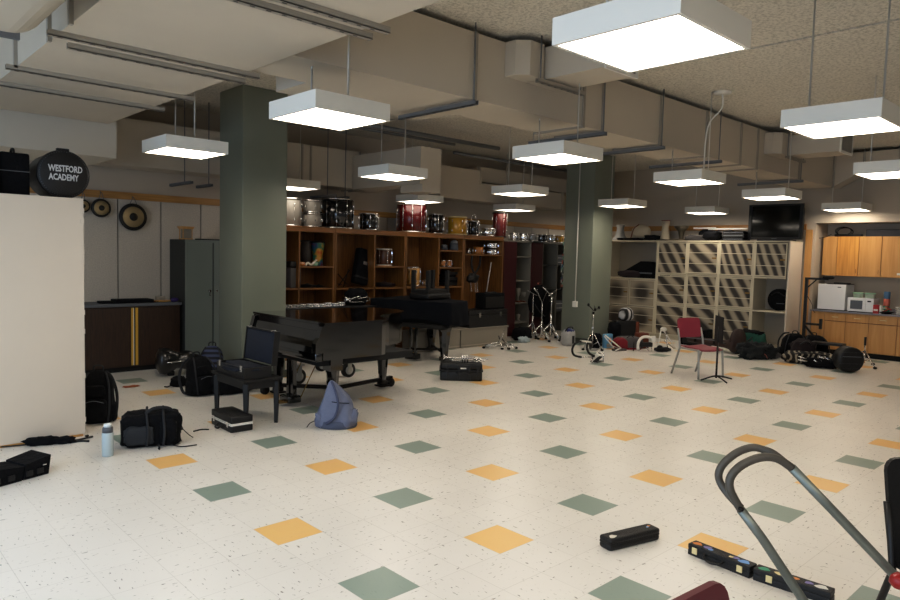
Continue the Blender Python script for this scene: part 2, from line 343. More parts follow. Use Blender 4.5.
for x in (hx[0]+.0, hx[1], hx[2]+.02, hx[3]+.35, hx[7]):
    s = channel((x-o.x-.06, -.1, -.03), (x-o.x-.06, 1.0, -.03), t, 'strut', 'galv')
    MB().tube([(x-o.x-.06, -.06, -.05), (x-o.x-.06, -.06, CZ-DZ0)], .007).build('hanger_rod', 'galv', t)
# tapered elbow turning towards the camera at the far right
t2 = thing('duct_elbow', 'tapered beige duct elbow turning toward the right side of the room above the television', 'duct', (13.3, 3.0, 3.14))
MB().prism([(1.56, 0), (1.08, .27), (-2.6, .27), (-2.6, .6), (1.56, .6)], .6, 1.0, 'X').build('duct_body', 'duct', t2)
for a in ((.58, .6, 1.05, 1.08, .2, .61), (.58, 1.0, .5, .53, .25, .61), (.55, .6, 1.54, 1.57, -.02, .61)): MB().box(*a).build('joint_flange', 'duct2', t2)
channel((.45, .55, .25), (1.0, .55, .25), t2, 'strut', 'galv')
# two branch ducts with grilles in front of the long duct
def branch(label, x, y1, z0, ln, w=.48, h=.3):
    t = thing('branch_duct', label, 'duct', (x, y1-ln, z0))
    MB().box(0, w, .012, ln, 0, h).build('duct_body', 'duct', t)
    MB().prism([(-.32, ln), (-.32, ln-.13), (-.22, ln-.23), (-.02, ln-.23), (-.02, ln)], 0.0, h+.02).build('connector', 'duct', t)
    gr = MB().box(-.02, w+.02, -.01, .012, -.02, .015).box(-.02, w+.02, -.01, .012, h-.015, h+.02).box(-.02, .015, -.01, .012, .015, h-.015).box(w-.015, w+.02, -.01, .012, .015, h-.015).build('grille_frame', 'fixture', t)
    MB().box(.015, w-.015, .004, .012, .015, h-.015).build('grille_back', 'darkmetal', gr)
    mb = MB(); k = .03
    while k < w-.02: mb.box(k, k+.008, -.006, .006, .015, h-.015); k += .028
    mb.build('louvre', 'duct2', gr)
    channel((-.15, ln*.72, -.02), (w+.1, ln*.72, -.02), t)
    for xx in (-.1, w+.05): MB().tube([(xx, ln*.72, -.02), (xx, ln*.72, CZ-z0)], .007).build('hanger_rod', 'galv', t)
    return t
branch('short beige branch duct with a slatted grille behind the largest square light', 5.25, D0, 3.42, .93)
branch('short beige branch duct with a slatted grille near the right wall above the television', 11.15, D0, 3.38, .98)
# near duct running away from the camera along the left
t = thing('air_duct', 'wide beige air duct overhead on the left with cross struts beneath it', 'duct', (1.29, -1.5, 3.12))
MB().box(0, 1.33, 0, 10.1, 0, CZ-3.12).build('duct_body', 'duct', t)
for k, y in enumerate((7.15, 6.43, 5.42, 5.18, 3.68, 3.5)):
    channel((-.08 if k != 2 else .1, y+1.5, 0), (1.42, y+1.5, 0), t)
for y in (5.42, 6.43, 7.15, 4.9): MB().box(-.025, 0, y+1.5-.02, y+1.5+.02, -.02, .68).build('joint_flange', 'duct2', t)
t = thing('duct_plenum', 'pale rounded duct box crossing below the wide duct at the upper left corner', 'duct', (-.6, 3.0, 3.0))
pr = [(0, 0)]+[(1.55, 0)]+[(1.55+.22*math.sin(a*PI/16), .22-.22*math.cos(a*PI/16)) for a in range(1, 9)]+[(1.77, .6), (0, .6)]
MB().prism(pr, 0, 2.0, 'Y', smooth=False).build('duct_body', mat('pale_duct', '#bdb5a6', .6), t)
MB().box(0, 1.62, 2.0, 2.03, -.03, .5).build('joint_flange', 'galv', t)
for x in (.1, 1.3): MB().tube([(x, 2.05, .1), (x, 2.05, .8)], .008).build('hanger_rod', 'galv', t)
# ducts along the back wall
t = thing('air_duct', 'dim air duct running along the back wall above the gongs', 'duct', (2.9, 9.78, 2.80))
MB().box(0, 7.6-2.9, 0, .5, 0, .62).build('duct_body', 'duct', t)
mb = MB()
for x in (5.88, 6.04, 7.0, 7.15): mb = MB(); flange(mb, x-2.9, 0, .5, 0, .62, .03); mb.build('joint_flange', 'duct2', t)
for x in (3.95, 6.3):
    channel((x-2.9, -.35, -.16), (x-2.9, .4, -.16), t, 'strut', 'galv')
    channel((x-2.9+.35, -.2, -.16), (x-2.9+.35, .3, -.16), t, 'strut', 'galv')
    for q in (0, .35): MB().tube([(x-2.9+q, -.1, -.18), (x-2.9+q, -.1, .99)], .008).build('hanger_rod', 'galv', t)
t = thing('duct_riser', 'boxy duct stub jutting forward above the red bass drum', 'duct', (6.85, 8.0, 2.78))
MB().box(0, .42, 0, 1.76, 0, .56).box(.03, .4, -.02, .5, -.12, 0).build('duct_body', 'duct', t)
t = thing('air_duct', 'stepped air duct on the back wall above the yellow drum and the open lockers', 'duct', (8.85, 9.75, 2.80))
MB().box(0, 3.8, 0, .55, 0, .36).box(0, 1.06, 0, .55, .36, .6).box(1.06, 1.1, -.02, .55, .32, .64).box(1.1, 5.2, .12, .58, .4, .7).box(3.7, 3.74, -.02, .55, -.02, .38).build('duct_body', 'duct', t)
MB().tube([(0, -.35, .8), (3.4, -.35, .8)], .03).tube([(1.9, -.35, .8), (1.9, -.35, 1.0)], .02).build('sprinkler_pipe', 'galv', t)
mb = MB().tube([(0, 0, 0), (3.8, 0, 0)], .035).tube([(.0, .3, .0), (3.0, .3, 0)], .025)
t = tag(mb.build('ceiling_pipe', 'galv', None, (5.3, 8.5, 3.62)), 'dark pipes running under the ceiling behind the lights in front of the back wall', 'pipe')
for (x, y, lab) in ((5.95, 7.6, 'left sprinkler head under the ceiling by the boxy duct stub'), (6.35, 7.45, 'right sprinkler head under the ceiling by the boxy duct stub')):
    t = thing('sprinkler_head', lab, 'sprinkler', (x, y, CZ-.12))
    MB().tube([(0, 0, .12), (0, 0, .02)], .012).build('drop_pipe', 'darkmetal', t); MB().lathe([(.0, 0), (.05, .0), (.05, .012), (.012, .03)], n=12).build('deflector', 'label', t)

# ================================================================= CEILING LIGHTS
LW = .645
def make_light():
    t = thing('pendant_light', 'x', 'ceiling light')
    MB().box(-LW/2, LW/2, -LW/2, -LW/2+.02, 0, .125).box(-LW/2, LW/2, LW/2-.02, LW/2, 0, .125).box(-LW/2, -LW/2+.02, -LW/2+.02, LW/2-.02, 0, .125).box(LW/2-.02, LW/2, -LW/2+.02, LW/2-.02, 0, .125).box(-LW/2+.02, LW/2-.02, -LW/2+.02, LW/2-.02, .11, .125).build('housing', 'fixture', t)
    MB().box(-LW/2+.02, LW/2-.02, -LW/2+.02, LW/2-.02, .008, .014).build('diffuser', 'diffuser', t)
    return t
LROD = MB().tube([(0, 0, 0), (0, 0, 1)], .007, 6)
LROD = LROD.build('rod_master', 'label'); ROD = LROD.data; bpy.data.objects.remove(LROD)
first = make_light(); used = False
DIM = [c for c in first.children if c.name.startswith('diffuser')][0].data.copy(); DIM.materials[0] = M['diffuser_dim']
names = {
 (0, 0): 'very large square pendant light at the top, nearest the camera', (0, 1): 'square pendant light hanging in front of the near green pillar',
 (0, 2): 'square pendant light hanging left of the near green pillar', (1, 0): 'large square pendant light at the upper right by two long rods',
 (1, 1): 'square pendant light hanging under the long duct, in the middle of the room', (1, 2): 'square pendant light beneath the duct, just right of the near pillar',
 (1, 3): 'small square pendant light half hidden by the near pillar, above the silver drums', (2, 0): 'pendant light cut off by the right edge of the view',
 (2, 1): 'square pendant light hung by a bent white cable right of the far pillar', (2, 2): 'pendant light with a yellow streak on its side, left of the far pillar',
 (2, 3): 'small pendant light directly above the red bass drum', (3, 1): 'pendant light hanging just above the television', (3, 2): 'pendant light hanging in front of the far green pillar',
 (3, 3): 'small unlit looking pendant light above the marbled red drum', (4, 1): 'pendant light nearest the kitchen cabinets at the right', (4, 2): 'pendant light above the mesh door lockers near the right wall',
 (4, 3): 'tiny pendant light peeking from behind the far green pillar'}
spots = {(0, 0): (2.57, 1.44), (0, 1): (2.59, 4.14), (0, 2): (2.63, 6.9), (1, 0): (5.21, 1.44), (1, 1): (5.27, 4.09), (1, 2): (5.33, 6.83), (1, 3): (5.41, 9.5), (2, 0): (8.35, 1.9), (2, 1): (7.9, 4.05), (2, 2): (8.06, 7.02),
 (2, 3): (8.3, 9.75), (3, 1): (10.53, 4.09), (3, 2): (10.98, 7.02), (3, 3): (10.95, 9.7), (4, 1): (13.55, 3.97), (4, 2): (13.35, 6.53), (4, 3): (13.2, 9.3)}
for k, lab in names.items():
    x, y = spots[k]; sc_ = 1.0
    if k[1] == 3: sc_ = 9.1/y
    if k == (4, 2): sc_ = .975
    z = CAMH+(2.7-CAMH)*sc_; x = x*sc_+LW/2*sc_; y = y*sc_+LW/2*sc_
    if not used: o = first; o.location = (x, y, z); o['label'] = lab; used = True; o.scale = (sc_,)*3
    else: o = dup(first, (x, y, z), 0, lab, None, sc_)
    o['group'] = 'square pendant lights'
    if k[1] == 3:
        for ch in o.children:
            if ch.name.startswith('diffuser'): ch.data = DIM
    for v in (-.24, .25):
        wy = y+v*sc_; top = CZ
        if D0-.02 < wy < D1+.02 and k[0] < 4: top = DZ0-.02
        if x < 2.62 and k[0] == 0: top = 3.12
        if k[0] == 0 and wy > 8: top = 3.12
        r = bpy.data.objects.new('hanger_rod', ROD); COL.objects.link(r); r.parent = o; r.location = (0, v, .12); r.scale = (1, 1, (top-z)/sc_-.12)
# cable rose on the ceiling feeding one light
t = thing('ceiling_rose', 'round white ceiling plate with a white cable running down to a pendant light', 'ceiling fitting', (8.31, 4.04, CZ))
MB().lathe([(.0, -.03), (.1, -.028), (.11, 0)], n=18).build('plate', 'label', t)
MB().curve([(0, 0, -.03), (0, 0, -.2), (-.02, .16, -.42), (-.03, .18, -.97)], .01).build('cable', 'label', t)
# ================================================================= BACK WALL FURNITURE (left)
# white cabinet
t = thing('storage_cabinet', 'tall plain white cabinet with hinges on its right edge at the left', 'cabinet', (0, 6.72, 0))
MB().box(.3, 1.83, 0.025, .62, .012, 2.12, .004).build('carcass', 'white', t)
MB().box(.29, 1.84, 0, .022, .02, 2.13, .003).build('front_panel', 'white', t)
for z in (2.02, 1.93, 1.66, 1.57, 1.12, .95, .55, .15):
    h = MB().box(1.815, 1.844, -.004, 0, z-.022, z+.022, .002).build('hinge', 'white', t)
for (x, z) in ((.85, 2.03), (.86, 1.35), (.7, .7)): MB().lathe([(.0, -.03), (.014, -.03), (.014, 0), (.006, .01)], (x, 0, z), 'Y', 10).build('knob', 'label', t)
MB().box(.3, 1.82, .0, .03, 0, .02).build('kickboard', 'maple', t)
# drum case with stencilled lid
c = ay(64, 172.5, 6.82); R_ = .208
t = thing('drum_case', 'round black drum case with white stencilled school lettering on top of the white cabinet', 'drum case', (c.x, 6.82, 2.13))
MB().lathe([(R_, 0), (R_, .04), (R_-.006, .045), (R_-.008, .42), (R_-.02, .44)], (0, 0, R_), 'Y', 36).build('shell', 'vinyl', t)
MB().lathe([(.02, -.012), (R_-.03, -.012), (R_-.008, -.004), (R_, .01), (R_+.004, .03), (R_, .05)], (0, 0, R_), 'Y', 40).build('lid', 'vinyl', t)
mb = MB()
for k in range(60):
    a = 2*PI*k/60; mb.lathe([(.0022, -.016), (.0022, -.009)], ((R_-.014)*math.cos(a), 0, R_+(R_-.014)*math.sin(a)), 'Y', 5)
mb.build('stitching', 'greyplas', t)
MB().box(-.05, .05, .02, .06, 2*R_-.004, 2*R_+.02, .006).build('handle', 'vinyl', t)
text('WESTFORD', .068, 'white_ink', t, T(.01, -.014, R_+.045) @ Matrix.Rotation(PI/2, 4, 'X') @ Matrix.Diagonal((.76, 1.15, 1, 1)))
text('ACADEMY', .066, 'white_ink', t, T(-.005, -.014, R_-.03) @ Matrix.Rotation(PI/2, 4, 'X') @ Matrix.Diagonal((.76, 1.15, 1, 1)))
t = thing('instrument_case', 'boxy black case standing beside the stencilled drum case on the white cabinet', 'case', (1.36, 6.86, 2.13))
MB().box(-.12, .1, 0, .45, 0, .36, .02).build('shell', 'cloth', t); MB().box(-.12, .1, -.004, 0, .2, .206).build('seam', 'greyplas', t); MB().curve([(0, .1, .36), (0, .12, .4), (0, .2, .4), (0, .22, .36)], .01).build('handle', 'vinyl', t)
t = thing('instrument_case', 'slanted dark grey case at the far left end on top of the white cabinet', 'case', (1.06, 6.8, 2.13))
MB().prism([(-.2, 0), (.16, 0), (.1, .42), (-.2, .42)], 0, .4, 'Y').build('shell', mat('charcoal_fabric', '#3a3f48', .9, var=.2), t); MB().box(-.15, .05, -.008, 0, .2, .23, .003).build('strap', 'vinyl', t)
# gongs
def gong(x, z, r, lab):
    t = thing('gong', lab, 'gong', (x, WY-.06, z))
    MB().lathe([(r*.97, .02), (r, 0), (r*.98, -.015), (r*.76, -.02)], axis='Y', n=36).build('rim', 'gongdark', t)
    MB().lathe([(r*.76, -.021), (r*.72, -.026), (r*.30, -.03), (.01, -.03)], axis='Y', n=36).build('disc', 'gonglight', t)
    MB().lathe([(r*.3, -.031), (r*.26, -.045), (.01, -.05)], axis='Y', n=24).build('boss', 'gongdark', t)
    MB().curve([(-r*.25, -.01, r*.95), (-.01, -.02, r+.07), (.0, .03, r+.1)], .004).curve([(r*.25, -.01, r*.95), (.01, -.02, r+.07), (.0, .03, r+.1)], .004).build('cord', 'greyplas', t)
for px, py, r, lab in ((101, 208, .128, 'smaller bronze gong with black rim hanging from the wood rail'), (133, 217, .192, 'larger bronze gong with black rim and centre hanging on the back wall'), (83, 206, .09, 'gong mostly hidden behind the white cabinet edge')):
    p = ay(px, py, WY-.06); gong(p.x, p.z, r, lab)
# low walnut cabinet
t = thing('low_cabinet', 'low dark walnut cabinet with two doors and a yellow centre strip under the gongs', 'cabinet', (2.2, 9.82, 0))
W_ = 1.75
MB().box(0, W_, .03, .5, .07, .9).build('carcass', 'brown', t); MB().box(.02, W_-.02, .06, .5, 0, .07).build('plinth', 'rubber', t)
MB().box(-.01, W_+.02, 0, .51, .9, .94, .004).build('countertop', 'purple' if 0 else 'greyplas', t)
cx = ay(135, 340, 9.82).x-2.2
MB().box(.01, cx-.045, .01, .03, .09, .88).build('door', 'brown', t); MB().box(cx+.045, W_-.01, .01, .03, .09, .88).build('door', 'brown', t)
MB().use('yellowstrip').box(cx-.045, cx-.018, .008, .03, .09, .88).box(cx+.012, cx+.045, .008, .03, .09, .88).use('label').box(cx-.018, cx-.008, .008, .03, .09, .88).use('rubber').box(cx-.008, cx+.012, .02, .03, .09, .88).build('centre_strip', None, t)
for i, (px, w, d, z, m_, lab) in enumerate(((112, .34, .2, .03, 'cloth', 'flat dark folder at the left of the walnut cabinet top'), (133, .5, .25, .05, 'cloth', 'black flat case lying on the middle of the walnut cabinet top'), (146, .22, .2, .02, 'brownlea', 'brown book lying on the walnut cabinet'), (163, .2, .18, .02, 'tan', 'tan sheet folder at the right of the walnut cabinet top'))):
    p = ay(px, 302, 10.0); t = tag(MB().box(-w/2, w/2, -d/2, d/2, 0, z, .008).build('flat_case' if m_ == 'cloth' else 'folder', m_, None, (p.x, 10.0+.02*i, .94), .1*i-.1), lab, 'folder' if m_ != 'cloth' else 'case')
p = ay(174, 303, 9.95); tag(MB().blob((0, 0, .03), (.055, .035, .03), .8, .1, 3, 0).build('pouch', 'purple', None, (p.x, 9.93, .94)), 'small purple pouch at the right end of the walnut cabinet top', 'pouch')
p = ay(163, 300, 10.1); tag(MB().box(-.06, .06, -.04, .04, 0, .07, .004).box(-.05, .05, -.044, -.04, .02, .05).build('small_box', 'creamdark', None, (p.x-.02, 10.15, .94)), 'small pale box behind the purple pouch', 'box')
# grey metal cupboard
gx = ay(169, 300, 9.62).x
t = thing('metal_cupboard', 'tall grey-green metal cupboard with two doors between the gongs and the pillar', 'cupboard', (3.99, 9.74, 0))
SPL = ay(212.5, 300, 9.74).x-3.99
MB().box(0, .92, .02, .58, 0, 1.84, .004).build('carcass', 'darkgrey', t)
MB().box(.03, SPL, 0, .02, .05, 1.80, .003).build('door', 'greymetal', t); MB().box(SPL+.02, .9, 0, .02, .05, 1.80, .003).build('door', 'greymetal', t)
MB().box(0, .92, .005, .03, 1.80, 1.84).box(0, .03, .005, .02, 0, 1.8).box(.9, .92, .005, .02, 0, 1.8).build('frame', 'greymetal', t)
MB().lathe([(.0, -.03), (.018, -.03), (.018, 0)], (SPL-.05, 0, 1.1), 'Y', 10).box(SPL-.06, SPL-.04, -.03, -.02, 1.02, 1.12, .004).build('handle', 'chrome', t)
MB().lathe([(.0, -.01), (.014, -.01), (.014, 0)], (SPL+.06, 0, 1.1), 'Y', 10).build('lock', 'chrome', t)
p = ay(185, 240, 9.95); t = thing('wooden_lantern', 'small wooden framed glass box with flared top standing on the grey cupboard', 'box', (p.x, 9.92, 1.84))
MB().box(-.075, .075, -.07, .07, 0, .015).box(-.07, -.06, -.065, -.055, .015, .15).box(.06, .07, -.065, -.055, .015, .15).box(-.07, -.06, .055, .065, .015, .15).box(.06, .07, .055, .065, .015, .15).build('frame', 'maple', t)
MB().prism([(-.075, .15), (.075, .15), (.1, .185), (-.1, .185)], -.08, .08, 'Y').build('top', 'maple', t); MB().box(-.055, .055, -.05, .05, .016, .149).build('body', 'plinth', t)
p = ay(207, 241, 10.0); tag(MB().box(-.14, .16, -.1, .1, 0, .018, .004).build('music_folder', 'cloth', None, (p.x, 10.0, 1.84)), 'flat black folder lying on the grey cupboard', 'folder')

# ================================================================= ORANGE SHELVING
SY = 9.5; SD = .58; ST = 2.10; TH = .03
def shelf_unit(x0, x1, posts, shelves, lab, base=.09):
    """posts: x offsets of full uprights; shelves: (xa, xb, z)"""
    t = thing('shelving_unit', lab, 'shelving', (x0, SY, 0), 0, 'orange stained wood shelving along the back wall')
    w = x1-x0
    MB().box(0, w, SD-.015, SD, base, ST-.08).build('back_panel', 'orange', t)
    MB().box(0, w, 0, SD, ST-.08, ST, .003).build('top', 'orangeh', t)
    MB().box(0, w, .02, SD, 0, base).build('base', 'orangeh', t)
    for x in (0, w-TH): MB().box(x, x+TH, 0, SD-.015, base, ST-.08).build('side_panel', 'orange', t)
    for x in posts: MB().box(x-x0-.014, x-x0+.014, .005, SD-.015, base, ST-.08).build('divider', 'orange', t)
    for a, b, z in shelves: MB().box(max(a-x0, TH), min(b-x0, w-TH), .005, SD-.015, z-.025, z).build('shelf', 'orangeh', t)
    return t
shelf_unit(4.9, 6.34, [5.69], [(4.9, 6.34, 1.13), (5.7, 6.32, 1.48), (4.9, 6.34, .62)], 'orange wood shelving unit nearest the green pillar')
shelf_unit(6.35, 7.83, [7.16], [(6.35, 7.83, 1.12), (7.17, 7.83, 1.49), (6.35, 7.83, .62)], 'orange wood shelving unit holding the black padded case and snare drum')
shelf_unit(7.84, 9.27, [8.64], [(7.84, 9.27, 1.12), (8.65, 9.27, 1.8), (8.65, 9.27, 1.48), (8.65, 9.27, .62)], 'orange wood shelving unit below the red bass drum and yellow drum')
shelf_unit(9.28, 10.4, [], [(9.28, 10.4, 1.74)], 'orange wood shelving unit at the right end with tall open bay')

# ================================================================= LOCKERS beside the shelving
LYF = 9.75
def lx(px, y=280): return ay(px, y, LYF).x
t = thing('metal_locker', 'open grey locker between two maroon doors at the end of the wood shelving', 'locker', (lx(503)+.02, LYF, 0))
x0 = lx(503)+.02; a, b, c_, d = [lx(v)-x0 for v in (503.5, 516, 531.5, 542)]; e = lx(565)-x0+.25
MB().box(a, b, 0, .03, .02, 2.02).build('door', 'maroon', t)
MB().box(a, c_, .5, .53, 0, 2.04).box(b, b+.02, 0.03, .5, 0, 2.04).box(c_-.02, c_, .03, .5, 0, 2.04).box(a, c_, .03, .53, 2.02, 2.05).build('carcass', 'greyshelf', t)
for z in (1.72, 1.2, .72, .3): MB().box(b+.02, c_-.02, .03, .5, z-.02, z).build('shelf', 'greyshelf', t)
d2 = MB().box(c_, d, 0, .03, .02, 2.02).build('door', 'maroon', t); MB().lathe([(.0, -.015), (.02, -.015), (.02, 0)], ((c_+d)/2+.04, 0, 1.13), 'Y', 10).build('knob', 'coral', d2)
t2 = thing('metal_shelving', 'open grey metal shelving partly hidden behind the far green pillar', 'shelving', (x0+d+.02, LYF+.02, 0))
w = e-d; mb = MB().box(0, w, .5, .52, 0, 2.04).box(0, .02, 0, .5, 0, 2.04).box(w*.48, w*.48+.02, 0, .5, 0, 2.04).box(w-.02, w, 0, .5, 0, 2.04).box(0, w, 0, .5, 2.02, 2.05)
mb.build('carcass', 'greyshelf', t2)
for z in (1.55, 1.0, .5): MB().box(.02, w*.48, 0, .5, z-.02, z).build('shelf', 'darkgrey', t2); MB().box(w*.48+.02, w-.02, 0, .5, z-.02, z).build('shelf', 'darkgrey', t2)
LX0, LX1 = x0, x0+e

# ================================================================= RIGHT LOCKER SHELVING
CX = 13.7; CH = 2.12
cy = [9.3, 7.96, 7.25, 6.56, 5.84, 5.2]
t = thing('locker_shelving', 'long cream instrument locker bank with mesh doors along the right wall', 'lockers', (CX, 0, 0))
CD = .62
MB().box(0, CD, cy[0], cy[0]+.03, 0, CH).build('side_panel', 'cream', t); MB().box(0, CD, cy[5]-.03, cy[5], 0, CH).build('side_panel', 'white', t)
MB().box(-.01, CD, cy[5]-.03, cy[0]+.03, CH, CH+.025).build('top', 'cream', t); MB().box(0.03, CD, cy[5], cy[0], 0, .09).build('plinth', 'cream', t)
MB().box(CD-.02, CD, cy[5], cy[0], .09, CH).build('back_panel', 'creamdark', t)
for k, y in enumerate(cy[1:5]): MB().box(-.005, CD-.02, y-.02, y+.02, .09, CH).build('divider', 'cream', t)
def zx(px, py): return ax(px, py, CX).z
rows = [[1.3], [zx(672, 274), zx(672, 304)], [zx(704, 274), zx(704, 306)], [zx(738, 276), zx(738, 308)], [zx(770, 277), zx(770, 311)]]
def moire(name, rot, sc, kind='BANDS', loc=(0, 0, 0), c=('#38312b', '#a89d89')):
    m = ramp_mat(name, c, 'Y' if kind == 'BANDS' else 'X', sc, .6, kind, (rot, 0, 0), 1.2, 1)
    cr = m.node_tree.nodes['Color Ramp'].color_ramp; cr.elements[0].position = .1; cr.elements[1].position = .95; cr.interpolation = 'EASE'
    return m
mo = [moire('mesh_a', .8, 1.15), moire('mesh_b', .5, 1.5), moire('mesh_c', .36, 1.9), moire('mesh_d', .5, 1.6), moire('mesh_r', 0, .42, 'RINGS')]
cells = []
for c in range(5):
    zs = [.09]+sorted(rows[c])+[CH-.01]
    for z in sorted(rows[c]): MB().box(0, CD-.02, cy[c+1]+.02, cy[c]-.02, z-.03, z).build('shelf', 'cream', t)
    for r in range(len(zs)-1): cells.append((c, r, cy[c+1]+.02, cy[c]-.02, zs[r], zs[r+1]-(.03 if r < len(zs)-2 else .0)))
rnd = random.Random(4)
for c, r, ya, yb, za, zb in cells:
    if (c == 0 and r == 1) or (c == 4 and r < 2): continue
    frs = [(ya, yb)] if c else [(ya, (ya+yb)/2-.01), ((ya+yb)/2+.01, yb)]
    if c == 0: frs = [(a, b) for a, b in frs]
    for (a, b) in frs:
        zz = [(za+.01, zb-.01)] if c else [(za+.01, (za+zb)/2-.02), ((za+zb)/2+.0, zb-.01)]
        for (z0, z1) in zz:
            mm = mo[4] if c == 0 else mo[1 if (c+r) % 3 == 0 else 0] if c < 3 else mo[2 if r == 2 else 1]
            cc = Vector((.0, (a+b)/2, (z0+z1)/2)); hw, hh = (b-a)/2, (z1-z0)/2
            off = (.25*hw if c == 0 else 0)
            dd = MB().use('cream').box(-.012, .004, -hw, -hw+.02, -hh, hh).box(-.012, .004, hw-.02, hw, -hh, hh).box(-.012, .004, -hw+.02, hw-.02, hh-.02, hh).box(-.012, .004, -hw+.02, hw-.02, -hh, -hh+.02)
            for f_ in (-.36, .34): dd.box(-.010, -.002, -hw+.02, hw-.02, f_*hh-.007, f_*hh+.007)
            d_ = dd.build('door', None, t, cc)
            MB().box(.001, .003, -hw+.02, hw-.02, -hh+.02, hh-.02).build('mesh_infill', mm, d_)
            MB().box(-.022, -.012, -hw+.03, -hw+.12, -.1*hh+.02, -.1*hh+.05).build('latch', 'brass', d_)
# objects inside the open bays
def cup(px, py): return ax(px, py, CX+.25)
p = ax(640, 287, CX+.3); t = thing('instrument_case', 'black case lying in the open top bay of the cream lockers', 'case', (CX+.3, p.y-.1, 1.3), .0)
MB().prism([(-.55, 0), (.4, 0), (.42, .15), (.0, .38), (-.25, .36), (-.52, .1)], -.18, .2, 'X').build('shell', 'cloth', t); MB().box(-.195, -.18, -.3, .1, .1, .13, .004).build('strap', 'greyplas', t)
p = ax(618, 287, CX+.2); tag(MB().blob((0, 0, .08), (.12, .28, .08), .7, .08, 2, 0).build('folded_jacket', mat('plum_cloth', '#241a1f', .9), None, (CX+.1, p.y-.35, 1.3)), 'dark crumpled jacket at the front of the open top locker bay', 'jacket')
p = ax(778, 311, CX+.3); zb = rows[4][0] if rows[4][0] < rows[4][1] else rows[4][1]
t = thing('round_bag', 'round black instrument bag in the open middle bay near the white end panel', 'bag', (CX+.3, p.y-.02, zb))
MB().lathe([(.02, -.09), (.2, -.08), (.215, -.05), (.215, .05), (.2, .08), (.02, .09)], (0, 0, .215), 'X', 28).build('shell', 'cloth', t)
MB().curve([(-.1, -.12, .3), (-.13, 0, .36), (-.1, .12, .3)], .01).build('handle', 'vinyl', t); MB().box(-.1, -.09, -.12, .02, .14, .15).build('zip', 'greyplas', t)
p = ax(775, 335, CX+.3); tag(MB().prism([(-.1, 0), (.12, 0), (.05, .22)], -.01, .0, 'X').build('paper_sheet', 'creamdark', None, (CX+.45, p.y-.1, .09)), 'loose pale paper standing in the bottom open bay', 'paper')

# ================================================================= KITCHENETTE
KX = 14.3; KC = .84; KU = 14.62
t = thing('base_cabinet', 'maple base cabinet run with drawers and doors in the right niche', 'cabinet', (KX, 0, 0))
MB().box(.02, NX-KX-.02, 1.2, NY-.02, .1, KC-.03).build('carcass', 'maple', t); MB().box(.07, NX-KX-.02, 1.2, NY-.02, 0, .1).build('toe_kick', 'rubber', t)
def ky(px, X=KX): return ax(px, 330, X).y
edges = [NY-.03, ky(824), ky(845), ky(868.5), ky(897), ky(897)-.5, ky(897)-1.0]
for k in range(len(edges)-1):
    b_, a_ = edges[k]-.006, edges[k+1]+.006
    if k == 0: MB().box(0, .02, a_, b_, .11, KC-.04).build('filler_panel', 'maple', t); continue
    dr = MB().box(0, .02, a_, b_, KC-.19, KC-.045, .003).build('drawer', 'maple', t)
    m_ = (a_+b_)/2; MB().curve([(0, m_-.05, KC-.115), (-.025, m_-.04, KC-.115), (-.025, m_+.04, KC-.115), (0, m_+.05, KC-.115)], .006).build('handle', 'stickp', dr)
    dd = MB().box(0, .02, a_, b_, .11, KC-.205, .003).build('door', 'maple', t)
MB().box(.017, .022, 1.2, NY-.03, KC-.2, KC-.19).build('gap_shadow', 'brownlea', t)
tag(MB().box(-.02, NX-KX, 1.2, NY-.0, KC-.03, KC, .004).box(NX-KX-.02, NX-KX, 1.2, NY-.0, KC, KC+.07).build('worktop', 'counter', None, (KX, 0, 0)), 'grey laminate worktop over the maple base cabinets', 'worktop')
t = thing('wall_cabinet', 'maple wall cabinets with flat doors above the microwave', 'cabinet', (KU, 0, 1.5))
MB().box(.02, NX-KU, 1.2, NY-.05, 0, .76).build('carcass', 'maple', t)
edges = [NY-.055, ky(832, KU), ky(854, KU), ky(876.5, KU), ky(900, KU)-.05, ky(900, KU)-.5, ky(900, KU)-.95]
m1 = wood('maple_darker', '#cf9a50', '#b37c38', .4, scale=1.5)
for k in range(len(edges)-1):
    b_, a_ = edges[k]-.004, edges[k+1]+.004
    dd = MB().box(0, .02, a_, b_, .005, .755, .003).build('door', m1 if k == 1 else 'maple', t)
    if k: MB().box(-.006, 0, a_+.03, a_+.035, .06, .14).build('handle', 'brownlea', dd)
MB().box(-.004, 0, edges[4]+.03, edges[4]+.16, .05, .09).build('paper_label', 'label', t)
# things on top of wall cabinets
p = ax(846, 236, KU+.2); t = thing('cable_coil', 'tangle of black cable on top of the wall cabinets', 'cable', (KU+.15, p.y, 2.26))
mb = MB()
for k in range(3): mb.curve([(.0, .14*math.cos(a)+.02*k, .09+.08*math.sin(a)+.01*k) for a in [i*PI/4 for i in range(8)]], .006, 6, 5, True)
mb.build('coil', 'rubber', t); MB().box(-.04, .04, -.3, .18, 0, .05, .01).build('power_strip', 'vinyl', t)
MB().curve([(-.08, .22, .04), (-.2, .35, -.03), (-.29, .5, -.02), (-.31, .6, .1), (-.3, .64, .15)], .006).build('lead', 'rubber', t)
p = ax(885, 235, KU+.2); tag(MB().box(-.1, .1, -.75, .28, 0, .13, .008).box(-.102, -.1, .1, .24, .01, .12).build('electronics_box', mat('dark_violet_grey', '#26242b', .5), None, (KU+.15, p.y-.0, 2.26)), 'long dark flat box on top of the wall cabinets', 'box')
